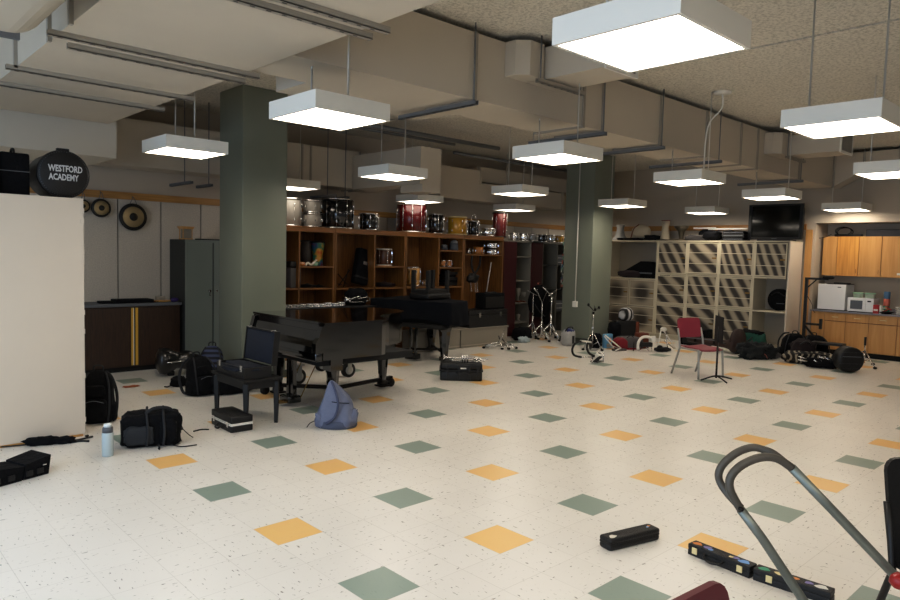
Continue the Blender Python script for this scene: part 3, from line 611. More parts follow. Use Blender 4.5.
# fridge
ya, yb = ky(816, KX+.1), ky(843.5, KX+.1)
t = thing('mini_fridge', 'small white refrigerator on the worktop left of the microwave', 'refrigerator', (KX+.08, 0, KC))
MB().box(.06, .5, ya-.01 if ya < yb else yb, max(ya, yb), .015, .50, .006).build('body', 'whitegloss', t)
y0, y1 = min(ya, yb), max(ya, yb)
MB().box(0, .055, y0, y1, .015, .50, .008).build('door', 'whitegloss', t); MB().box(-.002, 0, y0+.08, y0+.14, .44, .455).build('badge', 'greyplas', t)
MB().box(.02, .48, y0+.02, y1-.02, 0, .015).build('feet', 'rubber', t)
tag(MB().use('vinyl').box(-.05, .2, -.2, .2, 0, .012, .003).box(.0, .14, -.16, .1, .013, .035, .006).build('dish_tray', None, None, (KX+.16, (y0+y1)/2-.1, KC+.5)), 'black tray lying on top of the small refrigerator', 'tray')
# microwave
ya, yb = ky(846, KX+.06), ky(872, KX+.06); y0, y1 = min(ya, yb), max(ya, yb)
t = thing('microwave', 'white microwave oven with dark window on the worktop', 'microwave', (KX+.04, 0, KC))
MB().box(.02, .36, y0, y1, .012, .27, .006).build('body', 'whitegloss', t)
MB().box(0, .018, y0+.13, y1, .02, .265, .004).build('door', 'whitegloss', t); MB().box(-.002, 0, y0+.18, y1-.05, .06, .22, .0).build('window', 'greyplas', t)
MB().box(.002, .018, y0, y0+.125, .02, .265, .003).build('control_panel', 'whitegloss', t); MB().box(-.001, .002, y0+.04, y0+.1, .2, .225).build('display', 'rubber', t)
MB().box(0, .3, y0+.03, y1-.03, 0, .012).build('feet', 'rubber', t)
for px, lab in ((856, 'pale green lidded tub on the left of the microwave top'), (868, 'pale green lidded tub on the right of the microwave top')):
    y = ky(px, KX+.2); t = thing('food_tub', lab, 'tub', (KX+.2, y, KC+.27), 0, 'tubs on the microwave')
    MB().lathe([(.075, 0), (.09, .07), (.09, .075)], n=16).build('bowl', 'clearish', t); MB().lathe([(.095, .075), (.095, .09), (.08, .095)], n=16).build('lid', 'mint', t)
y = ky(884, KX+.25)
for k, (m_, lab) in enumerate((('teal', 'green canister at the bottom of the tall stack by the microwave'), ('coral', 'coral canister in the middle of the tall stack'), ('dustblue', 'blue canister on top of the tall stack'))):
    zz = KC+k*.135; t = tag(MB().lathe([(.05, 0), (.053, .01), (.053, .12), (.047, .133), (.03, .1345)], n=18).build('canister', m_, None, (KX+.3, y, zz)), lab, 'canister', 'stacked canisters')
for px, w, h, m_, lab in ((875, .09, .16, 'redcard', 'red and white snack box at the right of the microwave'), (879.5, .03, .15, 'label', 'white carton standing between snack boxes')):
    tag(MB().use(m_).box(-.04, .04, -w/2, w/2, 0, h, .003).use('label').box(-.042, -.04, -w/2+.01, w/2-.01, h*.3, h*.5).build('snack_box', None, None, (KX+.08, ky(px, KX+.08), KC)), lab, 'box')
t = thing('fruit_bowl', 'black bowl heaped with red and white packets on the worktop', 'bowl', (KX+.1, ky(885, KX+.1), KC))
MB().lathe([(.06, 0), (.13, .035), (.135, .04), (.12, .036), (.02, .02)], n=20).build('bowl', 'rubber', t)
rr = random.Random(3)
for k in range(7): tag(MB().box(-.035, .035, -.02, .02, -.008, .008, .004, Matrix.Rotation(rr.uniform(-.6, .6), 4, 'X') @ Rz(rr.uniform(0, 3))).build('snack_packet', ('redcard', 'label', 'sticko')[k % 3], None, (KX+.1+rr.uniform(-.05, .05), ky(885, KX+.1)+rr.uniform(-.07, .07), KC+.06+.011*k)), 'small snack packet heaped in the black bowl', 'packet', 'packets in the black bowl')
for k, z in enumerate((0, .035, .07, .105)):
    tag(MB().lathe([(.05, 0), (.09, .03), (.092, .034), (.05, .03)], n=18).build('dish', 'label', None, (KX+.12, ky(899, KX+.1), KC+z)), ('white dish at the bottom of the stack at the right edge of the worktop', 'second white dish of the stack on the worktop', 'third white dish of the stack on the worktop', 'topmost white dish of the stack on the worktop')[k], 'dish', 'stacked dishes')

# things on top of the lockers
CT = CH+.025
p = ax(776, 241, 14.0); ya = ax(749, 241, 14.0).y; yb = ax(803, 241, 14.0).y
t = thing('television', 'black television standing on top of the cream lockers', 'television', (13.95, 0, CT))
h = .72; MB().box(.02, .3, yb+.08, ya-.08, .06, h-.06, .02).build('back_housing', 'black', t)
MB().box(-.02, .02, yb, ya, .03, .08).box(-.02, .02, yb, ya, h-.03, h).box(-.02, .02, yb, yb+.06, .08, h-.03).box(-.02, .02, ya-.06, ya, .08, h-.03).build('bezel', 'black', t)
MB().box(.0, .018, yb+.06, ya-.06, .08, h-.03).build('screen', 'screen', t); MB().box(-.05, .25, yb+.2, ya-.2, 0, .03).build('base', 'black', t)
MB().box(-.021, -.019, (ya+yb)/2-.05, (ya+yb)/2+.05, .045, .055).build('badge', 'greyplas', t)
def ty(px, X=13.95): return ax(px, 240, X).y
def bell(name, prof, m, px, lab, cat, X=13.95, rot=None, sc=1):
    t = MB().lathe(prof, n=24).build(name, m, None, (X, ty(px, X), CT)); tag(t, lab, cat)
    return t
bell('horn_bell', [(.2, 0), (.19, .02), (.12, .1), (.085, .22), (.08, .3), (.1, .34), (.09, .37), (.02, .38)], 'whitefab', 620, 'white horn bell standing upside down at the left end of the locker tops', 'horn')
t = thing('sousaphone_bell', 'cream round shell with dark edge beside the white horn bell', 'horn', (13.95, ty(641), CT))
MB().blob((0, 0, .19), (.14, .23, .18), .95, .03, 4, 0).build('shell', 'shell', t); MB().curve([(-.15, .17, .06), (-.16, .1, .26), (-.14, -.02, .36)], .012).build('edge_band', 'brownlea', t)
t = thing('horn_tube', 'tapering cream horn section with red rim standing on a brass disc', 'horn', (13.95, ty(665), CT))
MB().lathe([(.12, .02), (.1, .06), (.075, .3), (.09, .44)], n=18).build('cone', 'shell', t); MB().tube([(.09*math.cos(a), .09*math.sin(a), .44) for a in [i*PI/8 for i in range(16)]], .008, 6, True).build('rim', 'redfab', t)
MB().lathe([(.2, 0), (.2, .02), (.1, .03)], n=20).build('foot', 'olive', t)
t = thing('horn_bell', 'grey brass horn bell leaning on the middle of the locker tops', 'horn', (13.95, ty(681), CT))
MB().lathe([(.05, .0), (.05, .1), (.07, .2), (.16, .3), (.15, .32), (.02, .3)], n=20).build('bell', 'olive', t); MB().lathe([(.26, 0), (.26, .025), (.1, .04)], n=22).build('foot', 'olive', t)
for px, w, h, m_, lab, nm in ((631, .7, .06, 'cloth', 'flat black gig bag on the locker tops below the cream shell', 'gig_bag'), (698, .5, .12, 'greyfab', 'heap of grey cloth in the middle of the locker tops', 'cloth_heap'), (712, .34, .2, 'cloth', 'black bag bundle on the locker tops left of the media players', 'gear_bag'), (652, .3, .12, 'cloth', 'small black bag between the cream shell and the horn tube', 'gear_bag')):
    tag(MB().blob((0, 0, h/2), (.16, w/2, h/2), .6, .12, int(px), 0, 30).build(nm, m_, None, (13.86, ty(px, 13.86), CT)), lab, 'bag')
yk = ty(736)
for k, (h, m_, lab) in enumerate(((.07, 'cloth', 'lower media player in the stack beside the television'), (.07, 'greyplas', 'middle media player with silver face beside the television'), (.05, 'cloth', 'top media player of the stack beside the television'))):
    tag(MB().use(m_ if m_ != 'greyplas' else 'vinyl').box(-.15, .15, -.22, .22, 0, h, .004).use('greyplas').box(-.153, -.15, -.2, .2, h*.35, h*.6).build('media_player', None, None, (13.95, yk, CT+.0+k*.072)), lab, 'media player', 'stacked media players')
for px, w in ((704, .25), (727, .42)):
    t = tag(MB().box(-.015, .015, -w, w, 0, .035, .004).build('white_tube', 'label', None, (14.12, ty(px, 14.12), CT+(.26 if px == 704 else .24))), 'long white tube lying across the bags, %s' % ('left one' if px == 704 else 'right one, behind the media players'), 'tube')
tag(MB().blob((0, 0, .12), (.12, .12, .12), .7, .15, 8, 0).build('gear_bag', 'cloth', None, (14.12, ty(705, 14.1), CT)), 'black bag holding up the left white tube', 'bag')
tag(MB().blob((0, 0, .11), (.14, .3, .11), .7, .15, 9, 0).build('gear_bag', 'greyfab', None, (14.15, ty(722, 14.1), CT)), 'grey bag beneath the right white tube', 'bag')
# ================================================================= DRUMS
G1 = 'drums on top of the wood shelving'
def drum(name, label, cat, loc, r, h, m, hoop='chrome', lugs=8, group=None, head='skin', strap=False, rods=True):
    if group == G1: h *= 1.1
    t = thing(name, label, cat, loc, 0, group)
    MB().lathe([(r*.96, .0), (r, .006), (r, h-.006), (r*.96, h)], n=26).build('shell', m, t)
    MB().lathe([(.01, h-.002), (r*.98, h-.002), (r*.98, h+.004), (.01, h+.004)], n=26).build('drum_head', head, t)
    for z in (0, h-.02):
        MB().lathe([(r+.002, z), (r+.012, z+.002), (r+.012, z+.022), (r+.002, z+.024)], n=26).build('hoop', hoop, t)
    for k in range(lugs):
        a = 2*PI*k/lugs+.3; mb = MB(); c, s = math.cos(a), math.sin(a)
        for z in ((h*.24, h*.76) if h > .25 else (h*.5,)): mb.box(-.012, .012, -.009, .009, z-.022, z+.022, .004, T((r+.009)*c, (r+.009)*s, 0) @ Rz(a))
        if rods: mb.tube([((r+.016)*c, (r+.016)*s, .01), ((r+.016)*c, (r+.016)*s, h-.01)], .003, 5)
        elif h > .25: mb.tube([((r+.009)*c, (r+.009)*s, h*.24), ((r+.009)*c, (r+.009)*s, h*.76)], .002, 4)
        else: mb.box(-.008, .008, -.006, .006, h*.45, h*.55, 0, T((r+.006)*c, (r+.006)*s, 0) @ Rz(a))
        mb.build('lug', 'chrome', t)
    if strap: MB().curve([(-r*.7, 0, h), (-r*.5, 0, h+.1), (0, 0, h+.13), (r*.5, 0, h+.1), (r*.7, 0, h)], .007).build('carry_bar', 'chrome', t)
    return t
def on(px, Y=9.78, py=230): return ay(px, py, Y).x
G1 = 'drums on top of the wood shelving'
zt = ST+.001
drum('floor_tom', 'silver white tom half hidden by the green pillar', 'drum', (on(291), 9.78, zt), .155, .40, 'whitedrum', lugs=6, group=G1, rods=False)
drum('tom_drum', 'lower of two stacked silver white toms on the shelving', 'drum', (on(312), 9.78, zt), .15, .205, 'whitedrum', lugs=6, group=G1, rods=False)
drum('tom_drum', 'upper of two stacked silver white toms on the shelving', 'drum', (on(312), 9.78, zt+.235), .145, .185, 'whitedrum', lugs=6, group=G1, rods=False)
drum('bass_drum', 'big black drum with long chrome rods beside the silver toms', 'drum', (on(338), 9.8, zt), .265, .45, 'blackdrum', lugs=10, group=G1)
drum('tom_drum', 'small black tom between the big black drum and the red drum', 'drum', (on(368.5), 9.78, zt), .16, .265, 'blackdrum', lugs=8, group=G1)
drum('bass_drum', 'big glossy red drum with chrome rods on the shelving', 'drum', (on(412), 9.8, zt), .27, .47, 'redlac', lugs=10, group=G1)
drum('floor_tom', 'black tom between the red drum and the yellow drum', 'drum', (on(436), 9.78, zt), .145, .34, 'blackdrum', lugs=8, group=G1)
drum('tom_drum', 'yellow drum with wooden hoops on the shelving', 'drum', (on(457), 9.78, zt), .185, .32, 'gold', 'stickp', 6, G1, rods=False)
drum('marching_drum', 'narrow black drum with a chrome carry bar on the shelving', 'drum', (on(473.5), 9.78, zt), .105, .27, 'blackdrum', lugs=6, group=G1, strap=True)
drum('snare_drum', 'low chrome snare drum beside the marbled red drum', 'drum', (on(487), 9.75, zt), .125, .15, 'chrome', lugs=6, group=G1)
drum('floor_tom', 'tall marbled dark red drum at the right end of the shelving', 'drum', (on(500), 9.8, zt), .14, .46, 'oldred', 'black', 6, G1)
for k, (px, m_, lab) in enumerate(((514, 'chrome', 'first small snare drum on the lockers, next to the marbled drum'), (523.5, 'chrome', 'second snare drum on the lockers, above the grey shelves'), (533, 'whitedrum', 'third snare drum on the lockers, pale shell'), (542.5, 'blackdrum', 'fourth snare drum on the lockers, dark shell'), (551, 'chrome', 'fifth snare drum on the lockers, bright shell'), (559.5, 'gold', 'sixth snare drum on the lockers, gold shell by the far pillar'))):
    drum('snare_drum', lab, 'drum', (ay(px, 236, 10.0).x, 10.0, 2.052), .1, .17, m_, lugs=6, group='snare drums on the lockers')
# ================================================================= SHELF CONTENTS
def sy(px, Y=9.75): return ay(px, 260, Y).x
Z1, Z2 = 1.131, 1.481
t = thing('djembe', 'tie-dye patterned hand drum in the upper left cubby', 'drum', (sy(317.5), 9.75, Z2)); MB().lathe([(.09, 0), (.085, .08), (.08, .16), (.105, .3), (.115, .38), (.11, .4), (.02, .4)], n=22).build('shell', 'multi', t); MB().lathe([(.112, .37), (.122, .375), (.122, .39), (.112, .4)], n=22).build('rim', 'black', t)
t = thing('conga', 'dark speckled hand drum beside the tie-dye drum', 'drum', (sy(306.5), 9.78, Z2)); MB().lathe([(.08, 0), (.085, .2), (.075, .4), (.01, .4)], n=18).build('shell', mat('speckled_grey', '#3b3532', .6, var=.7, scale=60), t); MB().lathe([(.077, .38), (.085, .385), (.085, .4), (.077, .41)], n=18).build('rim', 'black', t)
for px, m_, w, lab in ((302, 'sticko', .05, 'small orange and white pot in the upper left cubby'), (315, 'mint', .05, 'purple and white cup at the foot of the tie-dye drum')):
    tag(MB().use(m_).lathe([(w*.7, 0), (w, .03), (w*.9, .06), (.01, .06)], n=14).use('label').lathe([(w*.92, .04), (w*1.02, .045), (w*.92, .05)], n=14).build('pot', None, None, (sy(px, 9.56), 9.56, Z2)), lab, 'pot')
tag(MB().curve([(-.1, 0, .01), (-.06, 0, .05), (0, 0, .02), (.08, 0, .08), (.1, 0, .1)], .018).build('maraca', 'skin', None, (sy(311, 9.54), 9.54, Z2)), 'white curved shaker at the front of the upper left cubby', 'shaker')
def cymbals(px, z, n, lab, m='rubber', r=.15, Y=9.72):
    for k in range(n):
        tag(MB().lathe([(r, .0), (r*.5, .012), (r*.2, .02), (r*.12, .03), (.005, .032), ], n=22).build('cymbal', m, None, (sy(px, Y)+.012*((k*7) % 3-1), Y, z+.018*k)), lab[k] if isinstance(lab, (list, tuple)) else lab, 'cymbal', 'flat cymbals on the shelves')
cymbals(307, Z1, 3, ['lowest dark cymbal of the left pile in the cubby under the tie-dye drum', 'middle dark cymbal of the left pile under the tie-dye drum', 'top dark cymbal of the left pile under the tie-dye drum'])
cymbals(319, Z1, 2, ['lower dark cymbal of the right pile under the tie-dye drum', 'upper dark cymbal of the right pile under the tie-dye drum'], r=.12)
cymbals(385, Z1, 4, ['lowest bronze cymbal under the brown snare drum', 'second bronze cymbal under the brown snare drum', 'third bronze cymbal under the brown snare drum', 'topmost bronze cymbal under the brown snare drum'], 'redbrown', .2)
t = thing('hard_case', 'grey and black upright case beside the pillar in the left cubby', 'case', (sy(290.5), 9.7, Z1)); MB().box(-.09, .09, -.12, .12, 0, .32, .01).build('shell', 'greyfab', t); MB().box(-.095, .095, -.125, .125, .32, .42, .02).build('lid', 'vinyl', t)
tag(MB().blob((0, 0, .18), (.1, .12, .2), .7, .1, 5, 0).build('gear_bag', 'cloth', None, (sy(291), 9.95, Z1+.0)), 'black soft bag behind the grey upright case', 'bag')
# leaning padded case
t = thing('padded_case', 'long black padded case leaning in the second wood shelving unit', 'case', (sy(360, 9.7), 9.72, Z1+.04))
mt = Matrix.Rotation(.24, 4, 'Y') @ Matrix.Rotation(-.1, 4, 'X')
MB().box(-.14, .14, -.07, .07, 0, .62, .03, mt).build('shell', 'cloth', t); MB().box(-.03, .05, -.078, -.07, .34, .4, .004, mt).build('badge', 'chrome', t); MB().box(-.15, .15, -.075, .0, .1, .13, .004, mt).build('strap', 'vinyl', t)
t = thing('folding_stand', 'folded black wire music stand in the cubby beside the padded case', 'stand', (sy(344, 9.7), 9.7, Z1))
for a, b in (((-.12, 0, .22), (.1, .02, .02)), ((-.1, 0, .02), (.12, 0, .28)), ((-.02, -.02, .0), (.1, 0, .3)), ((-.12, 0, .05), (.05, .03, .02))): MB().tube([a, b], .008, 6).build('wire_arm', 'darkmetal', t)
drum('snare_drum', 'brown wooden snare drum with cream hoops in the second shelving unit', 'drum', (sy(384), 9.75, Z2+.01), .13, .3, mat('walnut_drum', '#4f2c18', .35), 'skin', 6)
tag(MB().tube([(-.16, 0, .01), (.16, 0, .01)], .006).build('drumstick', 'maple', None, (sy(384, 9.6), 9.6, Z2)), 'thin drumstick lying in front of the brown snare drum', 'drumstick')
drum('conga', 'tall tan barrel drum on the third shelving unit', 'drum', (sy(413.5), 9.75, Z1), .12, .34, 'tan', 'chrome', 6)
drum('bongo', 'small tan drum in the middle cubby of the third unit', 'drum', (sy(428), 9.72, Z1), .1, .1, 'tan', 'chrome', 6)
for px, lab in ((443, 'left small wooden bongo on the narrow shelf'), (449, 'right small wooden bongo on the narrow shelf')): drum('bongo', lab, 'drum', (sy(px, 9.7), 9.7, Z2), .055, .13, 'orangedrum', 'chrome', 4)
for px, r, h, lab in ((444.5, .075, .11, 'small frosted jar at the left of the top narrow shelf'), (455, .1, .2, 'larger frosted lidded jar on the top narrow shelf')):
    t = thing('storage_jar', lab, 'jar', (sy(px, 9.7), 9.72, 1.801)); MB().lathe([(r*.9, 0), (r, .02), (r*.9, h*.7)], n=16).build('body', 'greyplas', t); MB().lathe([(r*.8, h*.7), (r*.8, h*.85), (r*.3, h)], n=16).build('lid', 'whitefab', t)
for k, (w, m_) in enumerate(((.34, 'vinyl'), (.32, 'cloth'), (.26, 'vinyl'), (.2, 'cloth'), (.22, 'vinyl'))):
    tag(MB().box(-w/2, w/2, -.13, .13, 0, .05, .006).box(-w/2+.02, w/2-.05, -.134, -.13, .02, .03).build('black_box', m_, None, (sy(449, 9.75)+(-.02, .01, 0, -.03, .02)[k], 9.75, Z1+.052*k)), ('lowest', 'second', 'third', 'fourth', 'topmost')[k]+' thin black box of the stack in the narrow cubby', 'box', 'thin black boxes')
# last bay
ZL = 1.741
t = thing('chrome_horn', 'small chrome horn piece at the left of the last shelf', 'horn', (sy(469, 9.7), 9.72, ZL)); MB().lathe([(.06, 0), (.03, .05), (.05, .12), (.01, .13)], n=14).build('body', 'chrome', t)
drum('tambourine', 'orange wooden tambourine on the top shelf of the last unit', 'tambourine', (sy(478, 9.72), 9.72, ZL), .1, .14, 'orangedrum', 'orangedrum', 6)
for k in range(2): drum('snare_drum', ('lower', 'upper')[k]+' chrome snare drum stacked at the right of the last shelf', 'drum', (sy(491, 9.75), 9.75, ZL+.13*k), .15, .1, 'chrome', 'chrome', 8)
t = thing('drum_harness', 'black strap harness hanging in the tall open bay', 'harness', (sy(476, 9.6), 9.62, 1.73))
MB().curve([(-.08, 0, 0), (-.1, 0, -.2), (-.02, -.01, -.36), (.12, 0, -.22), (.14, 0, -.02)], .02).build('strap', 'vinyl', t)
MB().blob((-.06, 0, -.46), (.14, .06, .09), .7, .15, 7).build('pad', 'vinyl', t)
for dx in (-.12, .0, .06): MB().curve([(dx, 0, -.5), (dx+.02, 0, -.62), (dx+.01, -.02, -.72), (dx+.04, -.02, -.7)], .006).build('hook', 'chrome', t)
tag(MB().tube([(-.06, 0, -.2), (.06, 0, .42)], .012).build('mallet_stick', 'skin', None, (sy(490, 9.7), 9.72, 1.16)), 'pale long stick leaning in the last tall bay', 'stick')
# things on locker shelves
lo = LX0
for px, r, h, lab in ((511.5+7, .045, .3, 'tall pale trophy cup on the locker shelf'), (524.5, .07, .22, 'wider pale trophy cup on the locker shelf')):
    t = thing('trophy', lab, 'trophy', (ay(px, 290, 9.95).x, 9.95, .722)); MB().lathe([(r*.9, 0), (r, .03), (r*.3, .05), (r*.3, h*.4), (r, h*.6), (r*1.05, h), (.005, h)], n=14).build('cup', 'plinth', t); MB().box(-r, r, -r, r, 0, .03).build('base', 'soil' if 0 else 'brownlea', t)
t = thing('trophy', 'small trophy pair on the low locker shelf', 'trophy', (ay(518, 325, 9.95).x, 9.95, .302)); MB().lathe([(.06, 0), (.02, .04), (.05, .14), (.005, .16)], n=12).build('cup', 'plinth', t)
xx = ay(541, 250, 9.9).x
for k, (zz, m_, lab) in enumerate(((1.552, 'greyplas', 'grey radio on the upper right metal shelf'), (.502, 'greyplas', 'grey amplifier on the low right metal shelf'))):
    t = thing('amplifier', lab, 'amplifier', (ay(557, 250, 9.95).x, 9.95, zz)); MB().box(-.14, .14, -.12, .12, 0, .22, .008).build('body', m_, t); MB().box(-.11, .11, -.124, -.12, .15, .16).box(-.1, .1, -.124, -.12, .05, .06).build('trim_strip', 'label', t)
t = thing('beaded_curtain', 'string of teal and white ribbons hanging beside the far pillar', 'ribbon', (ay(564.5, 250, 9.6).x, 9.62, .9)); t['kind'] = 'stuff'
mb = MB(); rr = random.Random(5)
for k in range(60): mb.use(rr.choice(['dustblue', 'label', 'mint', 'coral', 'black'])).box(-.012, .012, -.004, .004, 0, rr.uniform(.03, .09), 0, T(rr.uniform(-.06, .05), rr.uniform(-.02, .02), rr.uniform(0, 1.1)))
mb.build('ribbons', None, t)

# ================================================================= PIANOS
def piano_outline(k=0):
    a = [(0, -k), (.75, -k)]
    for u, v in ((.83, .04), (.88, .16), (.95, .34), (1.1, .50), (1.32, .60), (1.55, .68), (1.70, .82), (1.77, 1.02), (1.74, 1.25), (1.60, 1.42), (1.36, 1.49)): a.append((u+k*.7, v-k*.7 if v < 1 else v+k*.7))
    return a+[(0, 1.49+k)]
t = thing('grand_piano', 'glossy black grand piano with closed lid beside the near green pillar', 'piano', (3.87, 5.98, 0))
MB().prism(piano_outline(0), .60, .965).build('case', 'lacquer', t)
MB().prism(piano_outline(.02), .968, .99).build('lid', mat('piano_lid_lacquer', '#0b0604', .12, coat=1), t)
MB().box(-.09, .0, .0, 1.49, .59, .69, .02).build('keybed', 'lacquer', t)
for y in (0, 1.42): MB().prism([(-.09, .68), (.0, .68), (.0, .95), (-.02, .95), (-.05, .84), (-.09, .78)], y, y+.07, 'Y').build('cheek_block', 'lacquer', t)
MB().prism([(-.1, .68), (0, .68), (0, .9), (-.01, .9), (-.04, .8), (-.09, .74)], .07, 1.42, 'Y').build('fallboard', 'lacquer', t)
MB().box(.03, 1.3, .12, 1.38, .52, .6, .01).build('soundboard_frame', 'rubber', t)
for x, y in ((.23, .17), (.23, 1.32), (1.48, .92)):
    l = MB().prism([(-.075, -.075), (.075, -.075), (.075, .075), (-.075, .075)], .46, .6, 'Z', T(x, y, 0)).lathe([(.045, .1), (.075, .46)], (x, y, 0), n=8, smooth=False).build('leg', 'lacquer', t)
    MB().box(x-.05, x+.05, y-.05, y+.05, .05, .11, .01).build('leg_cup', 'darkmetal', l)
for y in (.7, .79): MB().box(.05, .1, y-.025, y+.025, .1, .56, .004).build('lyre_post', 'lacquer', t)
b = MB().box(-.02, .14, .64, .85, .04, .12, .015).build('pedal_box', 'lacquer', t)
for y in (.69, .745, .8): MB().box(-.11, -.02, y-.014, y+.014, .05, .062, .004).build('pedal', 'brass', b)
for y in (.6, .9): MB().tube([(.35, y, .56), (.1, y, .1)], .006).build('lyre_brace', 'brass', t)
# dolly under piano
c0 = Vector((.72, .78, .12))
d = thing('piano_dolly', 'dark steel three armed dolly with casters under the uncovered piano', 'dolly', (3.87, 5.98, 0))
for (x, y) in ((.23, .17), (.23, 1.32), (1.48, .92)):
    v = Vector((x, y, .12)); dr = (v-c0).normalized(); e = v+dr*.16
    MB().tube([c0, e], .026, 6).build('arm', 'darkmetal', d)
    MB().box(x-.07, x+.07, y-.07, y+.07, .03, .05).build('cup_plate', 'darkmetal', d)
    for s in (0,):
        w_ = e+Vector((-dr.y, dr.x, 0))*s*.11
        cc = MB().box(w_.x-.012, w_.x+.012, w_.y-.03, w_.y+.03, .05, .14, .003).build('caster_fork', 'darkmetal', d)
        MB().lathe([(.015, -.018), (.055, -.016), (.055, .016), (.015, .018)], (w_.x+.0, w_.y, .056), 'Y', 16).build('caster_wheel', 'rubber', cc)
# two big truck wheels seen behind the piano
def truck_wheel(px, py, r, lab):
    q = g(px, py); t = thing('caster_truck', lab, 'caster', (q.x, q.y, 0))
    MB().lathe([(.02, -.03), (r, -.03), (r, .03), (.02, .03)], (0, 0, r), 'Y', 22).build('tyre', 'rubber', t)
    MB().lathe([(.01, -.036), (r*.6, -.034), (r*.6, .034), (.01, .036)], (0, 0, r), 'Y', 18).build('hub', 'whitefab', t)
    MB().box(-.03, .03, -.045, -.037, r-.02, 2*r+.05).box(-.03, .03, .037, .045, r-.02, 2*r+.05).box(-.06, .06, -.06, .06, 2*r+.04, 2*r+.06).build('fork', 'steel', t)
truck_wheel(348, 377, .1, 'big white hubbed caster wheel behind the piano, right one'); truck_wheel(321, 371, .08, 'smaller caster wheel with pale hub behind the piano legs'); truck_wheel(298, 384, .1, 'dark caster wheel behind the piano pedals')

# covered piano
t = thing('grand_piano', 'grand piano under a dark navy fabric cover', 'piano', (6.62, 8.75, 0), -.49-PI/2+PI/2)
ang = .32
t.rotation_euler.z = ang; t.location = (7.33, 7.74, 0)
def flipo(k=0, sc=1): return [(x*sc, y*sc) for x, y in piano_outline(k)]
MB().prism([(x*.72, y*.92+.03) for x, y in piano_outline(0)], .58, .95).build('case', 'rubber', t)
MB().box(-.1, .1, .1, 1.3, .55, .62, .01).build('keybed', 'rubber', t)
for x, y in ((.16, .2), (.16, 1.2), (1.05, .95)): MB().lathe([(.06, .1), (.1, .5), (.13, .58)], (x, y, 0), n=8, smooth=False).box(x-.06, x+.06, y-.06, y+.06, .04, .1).build('leg', 'lacquer', t)
for y in (.66, .76): MB().box(.02, .06, y-.02, y+.02, .1, .56, .004).build('lyre_post', 'lacquer', t)
MB().box(-.04, .1, .6, .82, .03, .12, .015).build('pedal_box', 'rubber', t)
MB().tube([(.2, .2, .13), (1.05, .95, .13)], .02).tube([(.2, 1.2, .13), (.7, .55, .13)], .02).build('truck_bar', 'darkmetal', t)
for x, y in ((.1, 1.38), (1.15, 1.0)): MB().lathe([(.015, -.018), (.055, -.016), (.055, .016), (.015, .018)], (x, y, .056), 'Y', 16).build('caster_wheel', 'rubber', t)
def cover():
    o = piano_outline(.035); o = [(x*.78-.06, y*.95+.03) for x, y in o]; pts = []
    for i in range(len(o)):                           # resample
        a, b_ = Vector(o[i]), Vector(o[(i+1) % len(o)]); n = max(1, int((b_-a).length/.05))
        for k in range(n): pts.append(a.lerp(b_, k/n))
    mb = MB(); n = len(pts); cx, cy_ = .55, .72; top = []; rows = []
    for j in range(9):
        f = j/8; row = []
        for i, p in enumerate(pts):
            out = (p-Vector((cx, cy_))).normalized(); wv = math.sin(i*.55)*.5+math.sin(i*1.3+2)*.3
            dr = .33+.05*math.sin(i*.21)+(.0)
            q = p+out*(f*(.05+.035*wv)); z = .975-f*dr
            row.append(mb.b.verts.new((q.x, q.y, z+.004*wv)))
        rows.append(row)
    for A, B in zip(rows, rows[1:]):
        for i in range(n): mb._f([A[i], A[(i+1) % n], B[(i+1) % n], B[i]], True)
    f = mb._f(rows[0])
    return mb
c = cover().build('fabric_cover', 'navy', None, t.location[:], ang); tag(c, 'dark navy fabric cover draped over the rear piano', 'cover')
# upturned stool on the covered piano
q = ay(430, 294, 8.3); t = thing('upturned_stool', 'black stool standing upside down on the covered piano', 'stool', (7.55, 8.5, .985), .2)
MB().box(-.31, .31, -.2, .2, 0, .1, .03).build('seat', 'vinyl', t); MB().box(-.28, .28, -.17, .17, .1, .16, .005).build('apron', 'blackwood', t)
for x, y in ((-.26, -.15), (.26, -.15), (-.26, .15), (.26, .15)): MB().prism([(-.028, -.028), (.028, -.028), (.028, .028), (-.028, .028)], .1, .47, 'Z', T(x, y, 0)).build('leg', 'blackwood', t)

# piano bench with open case
t = thing('piano_bench', 'black wooden piano bench holding an open instrument case', 'bench', (3.07, 6.1, 0))
bw, bd = .385, .70
MB().box(-.015, bw+.015, -.015, bd+.015, .44, .465, .004).build('seat', 'blackwood', t)
MB().box(.02, bw-.02, .02, bd-.02, .365, .44).build('apron', 'blackwood', t)
for x in (.03, bw-.03):
    for y in (.03, bd-.03): MB().lathe([(.022, 0), (.034, .38), (.034, .42)], (x, y, 0), n=4, smooth=False, mtx=None).build('leg', 'blackwood', t)
t = thing('open_instrument_case', 'open black instrument case lined in navy on the piano bench', 'case', (3.075, 6.12, .467))
cw, cd, h = .29, .60, .11
MB().box(0, cw, 0, cd, 0, .012).box(0, .012, 0, cd, .012, h, .002).box(cw-.012, cw, 0, cd, .012, h).box(.012, cw-.012, 0, .012, .012, h).box(.012, cw-.012, cd-.012, cd, .012, h).build('shell', 'vinyl', t)
MB().box(.012, cw-.012, .012, cd-.012, .04, .08, .012).blob((cw/2, cd/2, .08), (.15, .28, .03), .5, .2, 3).build('lining', 'navylin', t)
mt = T(cw, 0, h) @ Matrix.Rotation(.1, 4, 'Y')
ld = MB().box(0, .06, 0, .012, 0, .34, 0, mt).box(0, .06, cd-.012, cd, 0, .34, 0, mt).box(0, .06, .012, cd-.012, .328, .34, 0, mt).box(.05, .06, .012, cd-.012, 0, .328, 0, mt).build('lid', 'vinyl', t)
MB().box(.005, .048, .014, cd-.014, .01, .326, .01, mt).build('lid_lining', 'navylin', ld)
